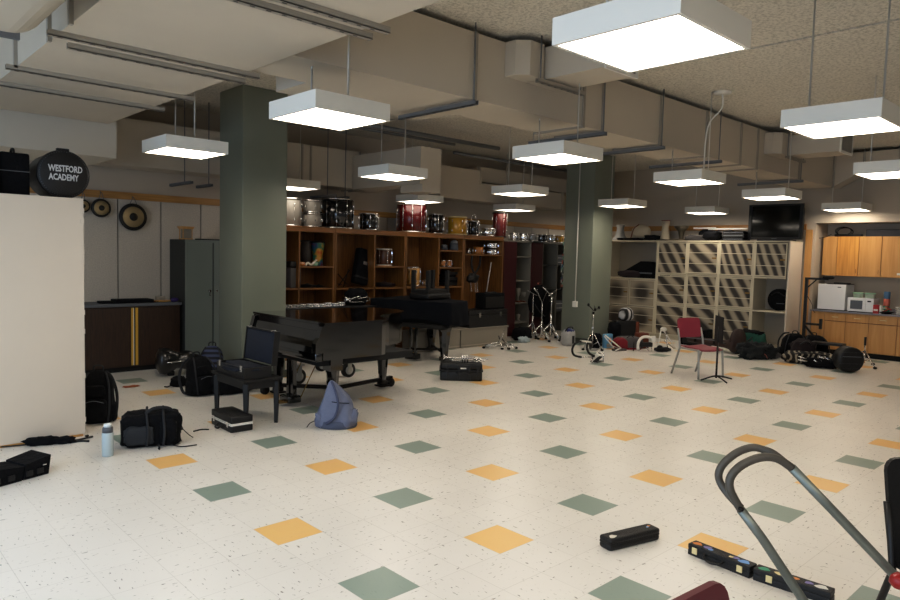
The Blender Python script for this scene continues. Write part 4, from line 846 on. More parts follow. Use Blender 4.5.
for y in (.06, cd-.08): MB().box(-.008, 0, y-.02, y+.02, .07, h+.02, .002).build('latch', 'chrome', t); MB().box(-.006, .02, y-.015, y+.015, .335, .345, 0, mt).build('latch', 'chrome', ld)
for y in (.03, cd-.06): MB().box(-.004, .03, y, y+.03, .34, .352, .002, mt).build('corner_guard', 'chrome', ld)
MB().curve([(-.0, .24, .06), (-.035, .27, .05), (-.035, .35, .05), (0, .38, .06)], .008).build('handle', 'black', t)

# small closed case with white band on the floor
a, b_, c_ = g(209.5, 424), g(231, 433.5), g(253, 430)
v1 = b_-a; v2 = c_-b_; ln = v1.length; wd = v2.length
t = thing('small_case', 'small black case with a white double band lying in front of the bench', 'case', (b_.x, b_.y, 0), math.atan2(v2.y, v2.x))
ln = min(ln, .5)
MB().box(0, wd, 0, ln, .0, .062, .012).box(0, wd, 0, ln, .085, .15, .012).build('shell', 'vinyl', t)
MB().box(-.002, wd+.002, -.002, ln+.002, .063, .070).box(-.002, wd+.002, -.002, ln+.002, .077, .084).box(.002, wd-.002, .002, ln-.002, .07, .077).build('band', 'label', t)
for y in (.05, ln-.1): MB().box(-.01, 0, y, y+.035, .045, .1, .002).build('latch', 'chrome', t)
MB().curve([(0, ln*.4, .05), (-.04, ln*.42, .02), (-.04, ln*.58, .02), (0, ln*.6, .05)], .008).build('handle', 'black', t)
tag(MB().curve([(0, 0, .006), (-.06, .04, .006), (-.14, .02, .006)], .006).build('loose_strap', 'vinyl', None, g(209, 430)), 'short loose strap on the floor by the small banded case', 'strap')
# hard case with trumpet
a, b_ = g(440, 380.5), g(482, 381.5); v = b_-a
t = thing('hard_case', 'ribbed black hard case on the floor with a trumpet on top', 'case', (a.x, a.y, 0), math.atan2(v.y, v.x)); w_ = v.length
MB().box(0, w_, 0, .36, 0, .13, .02).box(-.012, w_+.012, -.012, .372, .13, .15, .006).box(0, w_, 0, .36, .15, .24, .025).build('shell', 'black', t)
for k in (.1, .25, .4, w_-.06): MB().box(k-.015, k+.015, -.01, 0, .02, .22, .004).build('rib', 'black', t)
MB().box(w_*.48, w_*.62, -.016, -.01, .165, .185).build('name_label', 'label', t)
MB().curve([(w_*.4, -.01, .12), (w_*.42, -.04, .11), (w_*.68, -.04, .11), (w_*.7, -.01, .12)], .009).build('handle', 'vinyl', t)
t2 = thing('trumpet', 'silver trumpet lying on the ribbed black hard case', 'trumpet', (a.x, a.y, .241), math.atan2(v.y, v.x))
MB().lathe([(.006, .3), (.008, .14), (.015, .06), (.03, .02), (.058, 0), (.056, -.002), (.02, .03)], (.04, .1, .06), 'X', 18).build('bell', 'chrome', t2)
MB().curve([(.3, .1, .06), (.45, .1, .06), (.5, .1, .04), (.45, .1, .02), (.2, .1, .02), (.15, .1, .04), (.2, .1, .06)], .007).tube([(.3, .12, .05), (.62, .12, .055)], .006).build('tubing', 'chrome', t2)
for k in (.30, .335, .37): MB().tube([(k, .1, .0), (k, .1, .1)], .011).build('valve', 'chrome', t2)
MB().lathe([(.006, 0), (.012, .03), (.012, .035)], (.62, .12, .055), 'X', 10).build('mouthpiece', 'chrome', t2)
mb = MB(); rr = random.Random(2)
for k in range(9): mb.curve([(w_+.0+rr.uniform(-.12, .0), .2, .01), (w_-.08+rr.uniform(-.08, .06), .15+rr.uniform(-.1, .1), .03+rr.uniform(0, .03)), (w_-.02+rr.uniform(-.1, .06), .1+rr.uniform(-.1, .1), .02)], .005)
tag(mb.build('chrome_chain', 'chrome', None, (a.x, a.y, .241), math.atan2(v.y, v.x)), 'tangled chrome fittings at the right end of the hard case lid', 'fittings')

# plinths, trunk and amp
ya = 9.05
x0, x1, x2 = ay(418, 330, ya).x, ay(462, 330, ya).x, ay(508, 330, ya).x
for (xa, xb, lab) in ((x0, x1-.03, 'left low grey painted platform box behind the covered piano'), (x1, x2, 'right low grey painted platform box carrying the black trunk')):
    t = thing('platform_box', lab, 'platform', (xa, ya, 0)); w_ = xb-xa
    MB().box(0, w_, .02, .42, 0, .33, .003).build('body', 'plinth', t); MB().box(-.015, w_+.015, 0, .43, .33, .36, .003).build('top', 'plinth', t); MB().box(-.0, w_, 0.01, .02, .03, .05).build('lip', 'creamdark', t)
xa = ay(470, 320, ya).x; xb = ay(508, 320, ya).x
t = thing('equipment_trunk', 'long black equipment trunk with chrome latches on the grey platform', 'trunk', (xa, ya-.0, .361)); w_ = xb-xa
MB().box(0, w_, .02, .42, 0, .22, .006).box(0, w_, .02, .42, .225, .325, .006).build('shell', 'vinyl', t)
for x in (.28, w_-.2): MB().box(x-.025, x+.025, .008, .02, .19, .28, .003).build('latch', 'chrome', t)
MB().box(.0, w_, .016, .022, .238, .247).build('seam_band', 'darkmetal', t)
xa = ay(484, 300, ya+.1).x; xb = ay(504, 300, ya+.1).x
t = thing('guitar_amplifier', 'black guitar amplifier standing on the black trunk', 'amplifier', (xa, ya+.08, .687)); w_ = xb-xa
MB().box(0, w_, 0, .26, 0, .31, .02).build('cabinet', 'cloth', t); MB().box(.03, w_-.03, -.006, .0, .03, .24).build('grille', 'black', t); MB().box(.15, w_-.15,   .08, .16, .31, .33, .008).build('handle', 'vinyl', t)
# chrome rack of small drums behind the near piano
t = thing('percussion_table', 'low black table behind the near piano', 'table', (5.2, 9.0, 0))
MB().box(0, 1.65, 0, .42, .83, .86, .004).build('tabletop', 'vinyl', t)
for x in (.05, 1.6):
    for y in (.05, .37): MB().tube([(x, y, 0), (x, y, .83)], .015).build('leg', 'darkmetal', t)
G2 = 'chrome hand percussion on the low table'
rr = random.Random(7)
for k in range(9):
    x = 5.22+k*.115; drum('hand_drum', ('chrome rimmed hand drum number %s from the pillar along the low table' % ('one', 'two', 'three', 'four', 'five', 'six', 'seven', 'eight', 'nine')[k]), 'drum', (x+.06, 9.08+rr.uniform(0, .06), .862), .052, .045+.02*rr.random(), 'skin', 'chrome', 6, G2)
t = thing('trumpet', 'brass and chrome horn at the right end of the low table', 'horn', (6.3, 9.1, .862), .1)
MB().lathe([(.008, .3), (.012, .12), (.05, 0), (.02, .03)], (0, .05, .1), 'X', 16).build('bell', 'chrome', t)
mb = MB().curve([(.3, .05, .1), (.5, .05, .12), (.55, .05, .07), (.4, .05, .05), (.15, .05, .05), (.12, .05, .08), (.2, .05, .12), (.35, .05, .14)], .01); mb.build('tubing', 'chrome', t)
tag(MB().blob((0, 0, .12), (.2, .1, .15), .6, .08, 3, 0).build('gig_bag', 'cloth', None, (6.62, 9.28, .862)), 'black soft bag at the right end of the low table', 'bag')
# ================================================================= BAGS AND THINGS ON THE FLOOR
def backpack(label, loc, rotz, w, d, h, m='cloth', lean=0, seed=1, name='backpack', straps=True, pocket=True):
    """rounded pack: lofted body, piping, front and side pockets, shoulder straps on local +Y"""
    t = thing(name, label, 'backpack', loc, rotz)
    mt = Matrix.Rotation(lean, 4, 'X'); mb = MB(); rows = []; n = 28
    prof = [(0, .80, .86), (.03, .95, .98), (.12, 1, 1.04), (.3, 1.0, 1.0), (.5, .97, .92), (.68, .93, .8), (.82, .84, .66), (.92, .66, .48), (.98, .4, .28), (1.0, .12, .08)]
    for f, kx, ky in prof:
        row = []
        for k in range(n):
            a = 2*PI*k/n; c, s = math.cos(a), math.sin(a)
            x = math.copysign(abs(c)**.5, c)*w/2*kx; y = math.copysign(abs(s)**.55, s)*d/2*ky
            q = 1+.07*noise.noise(Vector((c*2+seed, s*2, f*6)))+.035*noise.noise(Vector((c*6, s*6+seed, f*15)))
            row.append(mb.b.verts.new(mt @ Vector((x*q, y*q+d*.12*f*f, f*h))))
        rows.append(row)
    for A, B in zip(rows, rows[1:]):
        for k in range(n): mb._f([A[k], A[(k+1) % n], B[(k+1) % n], B[k]], True)
    mb._f(rows[0][::-1]); mb._f(rows[-1]); mb.build('body', m, t)
    if pocket:
        MB().blob((0, -d*.5, h*.27), (w*.36, d*.2, h*.22), .45, .05, seed+3, None, 22, 5, mt).build('front_pocket', m, t)
        MB().blob((0, -d*.42, h*.62), (w*.3, d*.14, h*.12), .45, .05, seed+4, None, 22, 5, mt).build('upper_pocket', m, t)
        for s in (-1, 1): MB().blob((s*w*.48, 0, h*.2), (w*.1, d*.28, h*.18), .5, .08, seed+5, None, 18, 5, mt).build('side_pocket', m, t)
        MB().curve([mt @ Vector(p) for p in ((-w*.3, -d*.66, h*.42), (0, -d*.72, h*.47), (w*.3, -d*.66, h*.42))], .003, 5).build('zip', 'greyplas', t)
    for s in (-1, 1): MB().curve([mt @ Vector(p) for p in ((s*w*.38, -d*.5, h*.04), (s*w*.44, -d*.56, h*.35), (s*w*.4, -d*.4, h*.75), (s*w*.25, 0, h*.97))], .009, 5).build('compression_strap', 'strap', t)
    if straps:
        for s in (-1, 1):
            P = [mt @ Vector(p) for p in ((s*w*.2, d*.42, h*.95), (s*w*.32, d*.85, h*.78), (s*w*.44, d*.98, h*.45), (s*w*.46, d*.7, h*.12), (s*w*.4, d*.45, h*.05))]
            MB().curve(P, .016, 6).build('strap', 'strap', t)
    MB().curve([mt @ Vector(p) for p in ((-.04, d*.2, h*.96), (-.035, d*.22, h*1.08), (.035, d*.22, h*1.08), (.04, d*.2, h*.96))], .008, 6).build('grab_handle', 'strap', t)
    return t
# left of view
q = g(97, 424); backpack('black backpack standing beside the white cabinet edge', (2.08, 7.2, 0), -.5, .30, .22, .50, 'cloth', seed=2)
t = thing('duffel_backpack', 'large black duffel backpack lying on the floor by the water bottle', 'bag', tuple(g(149, 440)), .0)
an = -.35; t.rotation_euler.z = an; t.location = (2.21, 6.12, 0)
MB().blob((0, 0, .14), (.235, .15, .145), .36, .07, 5, 0, 34, 6).build('body', 'cloth', t)
MB().blob((-.1, -.12, .11), (.12, .06, .08), .4, .08, 6, .01).build('side_pocket', mat('charcoal_nylon', '#20242a', .75, var=.2), t)
MB().blob((.13, -.12, .13), (.07, .06, .11), .5, .1, 7, .01).build('end_pocket', 'cloth', t)
for s in (-.04, .09): MB().curve([(s, -.18, .02), (s+.01, -.19, .14), (s, -.13, .27), (s, .05, .31), (s, .15, .2)], .011, 6).build('compression_strap', 'strap', t)
MB().curve([(-.05, -.1, .285), (.02, -.1, .33), (.14, -.05, .31), (.2, 0, .2), (.245, 0, .1)], .015, 6).build('shoulder_strap', 'strap', t)
MB().curve([(.24, .0, .12), (.3, .02, .05), (.34, .05, .01)], .004, 5).curve([(.15, -.17, .02), (.24, -.22, .008), (.36, -.2, .008)], .005, 5).curve([(.05, -.2, .04), (.06, -.24, .008), (.05, -.26, .02)], .007, 5).build('loose_strap', 'vinyl', t)
q = g(109, 456.5); t = thing('water_bottle', 'pale blue steel water bottle standing on the floor', 'bottle', (q.x, q.y+.03, 0))
MB().lathe([(.041, 0), (.044, .006), (.044, .185), (.04, .198)], n=24).build('body', 'bottle', t); MB().lathe([(.041, .196), (.041, .232), (.036, .24)], n=24).build('collar', 'greyplas', t); MB().lathe([(.03, .238), (.03, .262), (.02, .268), (.004, .268)], n=20).build('cap', 'lid', t)
# open pouch case at left border
a, b_ = g(0, 486), g(47, 473); v = b_-a
t = thing('open_pouch', 'black padded case lying open at the left border of the view', 'case', (b_.x, b_.y, 0), math.atan2(v.y, v.x))
MB().prism([(-.19, 0), (0, 0), (.02, .14), (-.17, .11)], -.02, .22, 'Y').build('shell', 'cloth', t)
MB().prism([(-.42, 0), (-.2, 0), (-.18, .10), (-.45, .13)], -.02, .22, 'Y').build('lid', 'cloth', t)
for x in (-.17, -.09, -.4, -.3): MB().box(x, x+.05, -.028, -.018, .02, .06, .004).build('compartment_pocket', 'vinyl', t)
MB().box(-.05, -.02, -.03, -.02, .075, .085, .003).build('buckle', 'chrome', t)
# strap bundle
q = g(52, 437); t = thing('strap_bundle', 'crumpled black strap bundle on the floor under the white cabinet', 'strap', (1.47, 6.63, 0), -.35)
MB().blob((.0, 0, .03), (.13, .05, .035), .7, .2, 4, 0).blob((.16, 0, .025), (.09, .045, .03), .7, .2, 9, 0).build('webbing', 'cloth', t)
MB().curve([(.2, 0, .01), (.3, .06, .01), (.38, .12, .01)], .008).curve([(-.12, 0, .01), (-.3, -.01, .01), (-.5, .02, .01)], .006).curve([(.2, -.02, .02), (.3, .0, .008), (.36, -.03, .008)], .01).build('tail', 'vinyl', t)
q = g(87, 437); tag(MB().blob((0, 0, .01), (.016, .012, .008), .8, .2, 1).build('rubber_scrap', 'rubber', None, (q.x, q.y, 0)), 'tiny black scrap on the floor beside the strap bundle', 'scrap')
q = g(131, 387); tag(MB().blob((0, 0, .008), (.09, .045, .008), .8, .3, 2, .001).build('floor_patch', 'soil', None, (q.x, q.y, 0)), 'small rust coloured cloth scrap on the floor near the walnut cabinet', 'scrap')
# cello case lying
q = g(178, 373); t = thing('cello_case', 'black moulded string instrument case lying before the grey cupboard', 'case', (3.42, 9.3, 0), -.18)
mb = MB(); prof = [(.0, -.02), (.13, .0), (.21, .04), (.225, .12), (.2, .21), (.14, .30), (.135, .36), (.165, .44), (.16, .52), (.10, .60), (.07, .68), (.065, .86), (.05, .92), (.0, .94)]
mb.lathe([(max(r, .002), h) for r, h in prof], (0, 0, 0), 'X', 22, True, T(0, 0, .2) @ Matrix.Diagonal((.82, .75, .8, 1)) @ T(-.0, 0, 0))
mb.build('shell', mat('moulded_black', '#0a0a0b', .3, coat=.3), t); MB().curve([(.1, -.16, .2), (.35, -.12, .21), (.5, -.13, .21), (.6, -.06, .2)], .01).build('seam', 'chrome', t)
for x in (.14, .4): MB().box(x, x+.08, -.05, .05, 0, .06, .01).build('foot', 'rubber', t)
backpack('navy striped backpack between the cello case and the green pillar', (3.82, 8.5, 0), -.6, .30, .2, .47, ramp_mat('navy_stripes', ('#0c0f1a', '#3b4464'), 'Z', 5, .8, 'BANDS', (.5, .0, 0)), seed=3, straps=False, pocket=False)
t = backpack('black backpack with a mint green bottle in its side pocket', (3.4, 7.84, 0), .15, .30, .24, .46, 'cloth', lean=-.12, seed=7)
mt = T(.16, -.16, .03) @ Matrix.Rotation(.45, 4, 'Y')
bt = thing('water_bottle', 'mint green bottle with pale cap tucked in a black backpack', 'bottle', tuple(g(203.5, 394)+Vector((-.02, -.03, .02))))
MB().lathe([(.03, 0), (.036, .01), (.036, .17), (.03, .18)], n=16, mtx=Matrix.Rotation(.42, 4, 'Y')).build('body', mat('mint_dark', '#4f7663', .4), bt); MB().lathe([(.032, .18), (.036, .185), (.036, .25), (.02, .255)], n=16, mtx=Matrix.Rotation(.42, 4, 'Y')).build('cap', 'mint', bt)
q = g(180, 387); t = tag(MB().blob((0, 0, .06), (.09, .08, .07), .7, .1, 12, 0).curve([(-.08, -.02, .03), (-.15, -.05, .02), (-.17, 0, .015)], .008).build('small_pouch', 'cloth', None, (q.x, q.y+.05, 0)), 'small black pouch with a strap left of the backpack with green bottle', 'pouch')
q = g(236, 402); t = tag(MB().blob((0, 0, .14), (.3, .17, .15), .6, .08, 14, 0).build('gear_bag', 'cloth', None, (3.75, 7.75, 0)), 'low black bag on the floor seen under the piano bench', 'bag')
# blue bag
q = g(341, 429); t = thing('drawstring_backpack', 'slate blue slouching backpack on the floor in front of the piano', 'backpack', (q.x+.03, q.y+.12, 0), -.75)
mb = MB(); rows = []
prof = [(.0, .0, .175, .13), (.03, 0, .195, .15), (.09, .0, .19, .15), (.16, 0, .175, .135), (.24, -.0, .15, .11), (.31, -.01, .115, .085), (.38, -.03, .07, .055), (.43, -.05, .035, .03), (.452, -.055, .01, .01)]
n = 32
for z, ox, rx, ry in prof:
    row = []
    for k in range(n):
        a_ = 2*PI*k/n; c_, s_ = math.cos(a_), math.sin(a_)
        e = .75; x = math.copysign(abs(c_)**e, c_)*rx; y = math.copysign(abs(s_)**e, s_)*ry
        nz = 1+.16*noise.noise(Vector((c_*2.2, s_*2.2, z*9+3)))+.06*noise.noise(Vector((c_*6, s_*6, z*22)))
        row.append(mb.b.verts.new((x*nz+ox, y*nz, z+(.012*noise.noise(Vector((c_*3, s_*3, z*5))) if z else 0))))
    rows.append(row)
for A, B in zip(rows, rows[1:]):
    for k in range(n): mb._f([A[k], A[(k+1) % n], B[(k+1) % n], B[k]], True)
mb._f(rows[0][::-1]); mb._f(rows[-1]); mb.build('body', 'bluebag', t)
MB().lathe([(.19, 0), (.2, .02), (.198, .07), (.185, .075)], n=30, mtx=Matrix.Diagonal((1.02, .8, 1, 1))).build('base_panel', mat('grey_base_fabric', '#4f5669', .85), t)
MB().curve([(-.05, -.03, .45), (.0, -.09, .36), (.035, -.15, .24), (.0, -.165, .12), (-.08, -.15, .06)], .014, 6).build('strap', mat('blue_grey_strap', '#464d66', .8), t)
MB().blob((-.15, -.08, .09), (.05, .05, .07), .8, .2, 3).build('side_pocket', 'bluebag', t); MB().blob((.17, -.02, .1), (.04, .06, .08), .8, .2, 5).build('side_pocket', 'bluebag', t)
MB().curve([(-.03, -.13, .27), (.05, -.125, .26), (.13, -.08, .25)], .004, 5).build('zip', 'navy', t)
MB().curve([(-.17, -.08, .08), (-.24, -.1, .05), (-.27, -.12, .01)], .004, 5).build('drawcord', 'black', t)

# ================================================================= FAR MIDDLE
def tripod(name, label, loc, h, spread, r=.012, m='chrome', rotz=0, legz=.32, feet='rubber', top=None, cat='stand', group=None, z0=.02):
    t = thing(name, label, cat, loc, rotz, group)
    MB().tube([(0, 0, .06), (0, 0, h*.55)], r*1.25).build('lower_tube', m, t); MB().tube([(0, 0, h*.55), (0, 0, h)], r*.85).build('upper_tube', m, t)
    MB().box(-.02, .02, -.02, .02, h*.53, h*.58, .004).build('clamp', 'darkmetal' if m != 'chrome' else 'chrome', t)
    for k in range(3):
        a = 2*PI*k/3+.3; c, s = math.cos(a), math.sin(a)
        l = MB().tube([(.02*c, .02*s, legz), (spread*c, spread*s, z0)], r*.8).tube([(.015*c, .015*s, .1), (spread*.55*c, spread*.55*s, legz*.5)], r*.5).build('leg', m, t)
        MB().blob((spread*c, spread*s, .02), (.028, .028, .02), .8, 0).build('rubber_foot', feet, l)
    return t
GS = 'chrome cymbal stands'
q = g(554, 340); t = tripod('cymbal_stand', 'taller chrome cymbal stand with thick pole beside the far pillar', (q.x, q.y+.1, 0), .95, .30, .02)
MB().tube([(-.32, -.02, 1.1), (.02, 0, .9), (.12, .02, .86)], .01).tube([(-.1, 0, .92), (.08, .0, 1.0), (.18, 0, 1.05)], .009).tube([(.0, 0, .95), (.1, .05, .8)], .008).build('boom_arm', 'chrome', t); MB().box(-.03, .03, -.02, .02, .88, .95, .006).build('boom_clamp', 'chrome', t)
q = g(547, 341); t = tripod('cymbal_stand', 'shorter chrome stand with a slanted boom left of the tall one', (q.x-.05, q.y+.12, 0), .78, .27, .014)
MB().tube([(-.2, 0, 1.05), (.0, 0, .78), (.16, .02, 1.0)], .008).tube([(-.28, 0, 1.08), (-.16, 0, 1.0)], .016).build('boom_arm', 'chrome', t)
q = g(562, 338); t = tripod('cymbal_stand', 'chrome stand partly hidden against the far pillar', (11.2, 9.35, 0), .95, .22, .01)
MB().tube([(-.2, 0, 1.02), (.12, 0, .9)], .008).build('boom_arm', 'chrome', t)
t = thing('cymbal_bag', 'large round black cymbal bag hung behind the chrome stands', 'bag', (11.72, 9.62, .25))
MB().blob((0, 0, .5), (.34, .1, .34), .9, .06, 4).build('body', 'cloth', t); MB().blob((.25, -.02, .25), (.14, .1, .25), .8, .1, 5).build('pouch', 'cloth', t); MB().curve([(-.3, -.02, .6), (-.1, -.1, .3), (.3, -.04, .1)], .012).build('strap', 'vinyl', t)
q = g(522, 342); tag(MB().blob((0, 0, .13), (.22, .14, .14), .6, .08, 21, 0).build('gear_bag', 'cloth', None, (10.75, 9.25, 0)), 'black bag on the floor before the open grey locker', 'bag')
q = g(526, 343); tag(MB().blob((0, 0, .05), (.12, .09, .06), .8, .3, 22, 0).build('plastic_bag', 'bottle', None, (q.x+.05, q.y+.1, 0)), 'crumpled pale plastic bag before the black bag by the lockers', 'bag')
tag(MB().box(-.2, .2, -.1, .1, 0, .12, .005).box(-.21, .21, -.11, .11, .12, .14, .004).build('wooden_box', 'brownlea', None, (11.1, 9.55, 0)), 'brown wooden box behind the chrome stands', 'box')
# folded chrome hardware
q = g(503, 349); t = thing('folded_stand', 'folded chrome stand lying in front of the grey platform', 'stand', (q.x, q.y+.1, 0), -.5)
for a, b_, r in (((-.3, 0, .03), (.3, .05, .06), .012), ((-.25, -.08, .03), (.2, .05, .09), .01), ((0, -.18, .02), (.02, .1, .22), .01), ((.12, -.2, .02), (.1, .12, .16), .012), ((-.1, .1, .04), (.28, -.12, .03), .011), ((.0, .0, .1), (.1, .02, .34), .008), ((-.3, .05, .05), (.0, .0, .12), .014), ((.2, .05, .1), (.34, -.05, .02), .01)):
    MB().tube([a, b_], r).build('tube', 'chrome', t)
for p in ((-.3, 0, .02), (.3, -.1, .02), (.12, -.2, .02), (0, -.18, .02)): MB().blob(p, (.03, .025, .02), .8).build('rubber_foot', 'rubber', t)
MB().box(-.25, -.05, -.02, .1, .03, .06, .008).build('plate', 'whitefab', t)
# white and grey bag by pillar
q = g(572, 346); t = thing('tote_bag', 'white and grey bag with blue lining at the foot of the far pillar', 'bag', (q.x, q.y+.1, 0))
MB().blob((0, 0, .15), (.145, .12, .17), .6, .08, 5, 0, taper=.1).build('body', 'whitefab', t); MB().blob((.02, -.0, .28), (.12, .09, .05), .8, .1, 3).build('lining', mat('royal_blue', '#1a2a6a', .7), t)
MB().curve([(-.1, 0, .28), (-.08, -.05, .36), (.06, -.05, .36), (.12, 0, .28)], .014).curve([(.14, 0, .3), (.17, -.02, .2), (.12, -.06, .05)], .012).build('handle', 'vinyl', t); MB().box(-.03, .03, -.13, -.118, .05, .2, .004).build('side_strap', 'vinyl', t)
# chrome stand with cross arm before the pillar
q = g(592, 350); t = tripod('hihat_stand', 'slim chrome stand with crossed black arms before the far pillar', (q.x, q.y+.0, 0), .75, .2, .011, rotz=.4)
MB().tube([(-.22, .05, .86), (0, 0, .74), (.18, -.06, .78)], .009).tube([(-.1, -.05, .76), (.17, .02, .82)], .008).build('cross_arm', 'darkmetal', t)
for p in ((-.22, .05, .86), (.18, -.06, .79), (-.1, -.05, .77), (0, 0, .7)): MB().blob(p, (.022, .022, .03), .9).build('rubber_tip', 'rubber', t)
MB().box(-.12, .14, -.1, .1, .0, .02, .004).build('base_plate', 'whitefab', t)
MB().tube([(.1*math.cos(a)-.12, .0, .13+.1*math.sin(a)) for a in [i*PI/8 for i in range(16)]], .012, 6, True).build('round_pad', 'black', t)
# drum carrier with black curved arms + pedal
q = g(587, 359); t = thing('drum_carrier', 'white marching drum carrier with two black curved arms on the floor', 'drum carrier', (q.x, q.y+.12, 0), -.55); t.scale = (.85,)*3
MB().box(-.05, .16, -.06, .08, .33, .36, .012, Matrix.Rotation(.1, 4, 'Y')).build('chest_plate', 'skin', t)
MB().curve([(.0, 0, .34), (-.14, 0, .3), (-.2, 0, .17), (-.15, 0, .06), (.0, 0, .02)], .022).build('shoulder_arm', 'black', t)
MB().curve([(.16, .04, .33), (.13, .04, .22), (.18, .04, .1), (.3, .04, .03)], .024).build('shoulder_arm', 'black', t)
MB().tube([(-.02, 0, .015), (.3, .04, .015)], .012).build('bar', 'chrome', t)
q = g(600, 363); t = thing('bass_drum_pedal', 'chrome and black drum pedal lying in front of the drum carrier', 'drum pedal', (q.x, q.y+.05, 0), .2)
MB().box(-.15, .15, -.05, .05, .0, .02, .004).build('base_plate', 'chrome', t); MB().box(-.1, .14, -.035, .035, .05, .06, .003, Matrix.Rotation(-.25, 4, 'Y')).build('footboard', 'rubber', t)
for y in (-.05, .05): MB().tube([(.12, y, .0), (.12, y, .16)], .009).build('post', 'chrome', t)
MB().tube([(.12, -.06, .14), (.12, .06, .14)], .008).tube([(.12, 0, .14), (-.0, 0, .12)], .006).tube([(-.18, .04, .03), (-.02, .08, .07)], .012).build('linkage', 'chrome', t); MB().blob((-.02, 0, .13), (.03, .03, .035), .9).build('beater', 'label', t)
# tissue box and scooter like stand
q = g(612, 349); t = thing('snack_bag', 'light blue printed packet standing behind the chrome stand', 'packet', (q.x+.08, q.y+.16, 0))
MB().box(-.11, .11, -.05, .05, 0, .27, .02).build('body', 'lightblue', t); MB().lathe([(.05, -.056), (.045, -.052)], (0, 0, .15), 'Y', 14).build('emblem', 'sticko', t); MB().box(-.1, .1, -.056, -.05, .02, .09).build('band', 'whitefab', t)
q = g(614, 351); t = thing('folded_music_stand', 'white tubed folded stand leaning across the red and grey duffel', 'stand', (q.x, q.y, 0), -.3)
MB().tube([(-.22, 0, .3), (.14, .0, .06)], .014).tube([(-.24, 0, .28), (-.05, 0, .1), (.16, .05, .03)], .01).tube([(-.05, -.1, .02), (.16, .0, .05)], .012).build('tube', 'label', t); MB().box(-.02, .26, -.05, .05, .0, .035, .01).build('foot_plate', 'greyfab', t)
tag(MB().blob((0, 0, .14), (.12, .1, .15), .6, .08, 31, 0).build('gear_bag', 'navy', None, (11.05, 7.65, 0)), 'navy bag between the chrome stand and the light blue packet', 'bag')
q = g(624, 350); t = thing('duffel_bag', 'red and grey duffel bag on the floor right of the far pillar', 'bag', (q.x+.18, q.y+.05, 0), -.5); t.scale = (.85,)*3
MB().blob((.02, 0, .14), (.36, .17, .15), .6, .06, 8, 0).build('body', 'greyfab', t); MB().blob((-.2, -.06, .13), (.15, .14, .14), .6, .06, 9, 0).build('red_panel', 'redfab', t); MB().box(-.1, .25, -.185, -.17, .01, .05, .006).build('red_trim', 'redfab', t); MB().curve([(-.12, -.12, .24), (0, -.14, .32), (.12, -.1, .25)], .012).build('handle', 'vinyl', t)
t = thing('briefcase', 'upright dark briefcase with brown leather ends behind the duffel', 'case', (12.15, 7.72, 0), -.5)
MB().box(-.24, .2, -.1, .1, 0, .48, .02).build('body', 'black', t); MB().box(.2, .27, -.11, .11, 0, .46, .01).build('leather_end', 'brownlea', t); MB().blob((-.25, -.05, .3), (.13, .12, .15), .7, .08, 6).build('bag_flap', 'cloth', t)
t = tag(MB().use(ramp_mat('bw_stripes', ('#0b0b0b', '#b5b5b5'), 'X', 2.6, .8)).blob((0, 0, .12), (.17, .13, .14), .8, .05, 3, 0).build('striped_cap', None, None, (12.15, 7.7, .48)), 'black and white striped cap on top of the dark briefcase', 'cap')
tag(MB().box(-.1, .12, -.09, .09, 0, .3, .02).box(.1, .125, -.08, .08, .02, .1).build('leather_pouch', 'brownlea', None, (11.85, 7.15, 0), -.4), 'brown leather pouch standing right of the red and grey duffel', 'pouch')
# white framed stands
q = g(652, 352); t = thing('drum_carrier', 'white marching drum harness with black mounting hooks, standing on the floor', 'drum carrier', (q.x, q.y+.12, 0), -.6); t.scale = (.85,)*3
MB().curve([(-.2, 0, .04), (-.19, 0, .2), (-.1, 0, .31), (.06, 0, .31), (.15, 0, .22)], .032).build('shoulder_yoke', 'label', t)
MB().box(-.14, .12, -.06, .05, .10, .2, .02).build('belly_plate', 'black', t)
MB().box(.1, .2, -.03, .03, .2, .34, .01).build('chest_plate', 'label', t)
for k, (a, b_) in enumerate((((-.15, -.02, .12), (-.2, -.05, .01)), ((-.02, -.02, .12), (.03, -.06, .01)), ((.12, 0, .15), (.1, -.06, .01)), ((-.3, 0, .2), (-.3, 0, .0)))): MB().tube([a, b_], .009).build('hook', 'chrome' if k < 3 else 'darkmetal', t)
q = g(671, 352); t = thing('folded_stand', 'folded white and chrome stand with black feet left of the red chair', 'stand', (q.x, q.y+.1, 0), -.4)
for a, b_, r, m_ in (((-.1, 0, .42), (.22, 0, .04), .012, 'label'), ((-.14, 0, .4), (-.2, 0, .03), .011, 'label'), ((-.05, -.02, .38), (.0, -.05, .03), .009, 'chrome'), ((-.05, 0, .2), (.18, 0, .05), .01, 'chrome'), ((-.18, 0, .15), (.05, 0, .04), .01, 'label')): MB().tube([a, b_], r).build('tube', m_, t)
MB().blob((-.08, 0, .42), (.06, .05, .04), .8).build('clamp', 'skin', t); MB().blob((-.1, -.02, .04), (.17, .07, .04), .6, .1).build('base', 'rubber', t)
MB().lathe([(.02, -.02), (.06, -.015), (.06, .015), (.02, .02)], (-.17, -.03, .065), 'Y', 14).build('wheel', 'rubber', t)
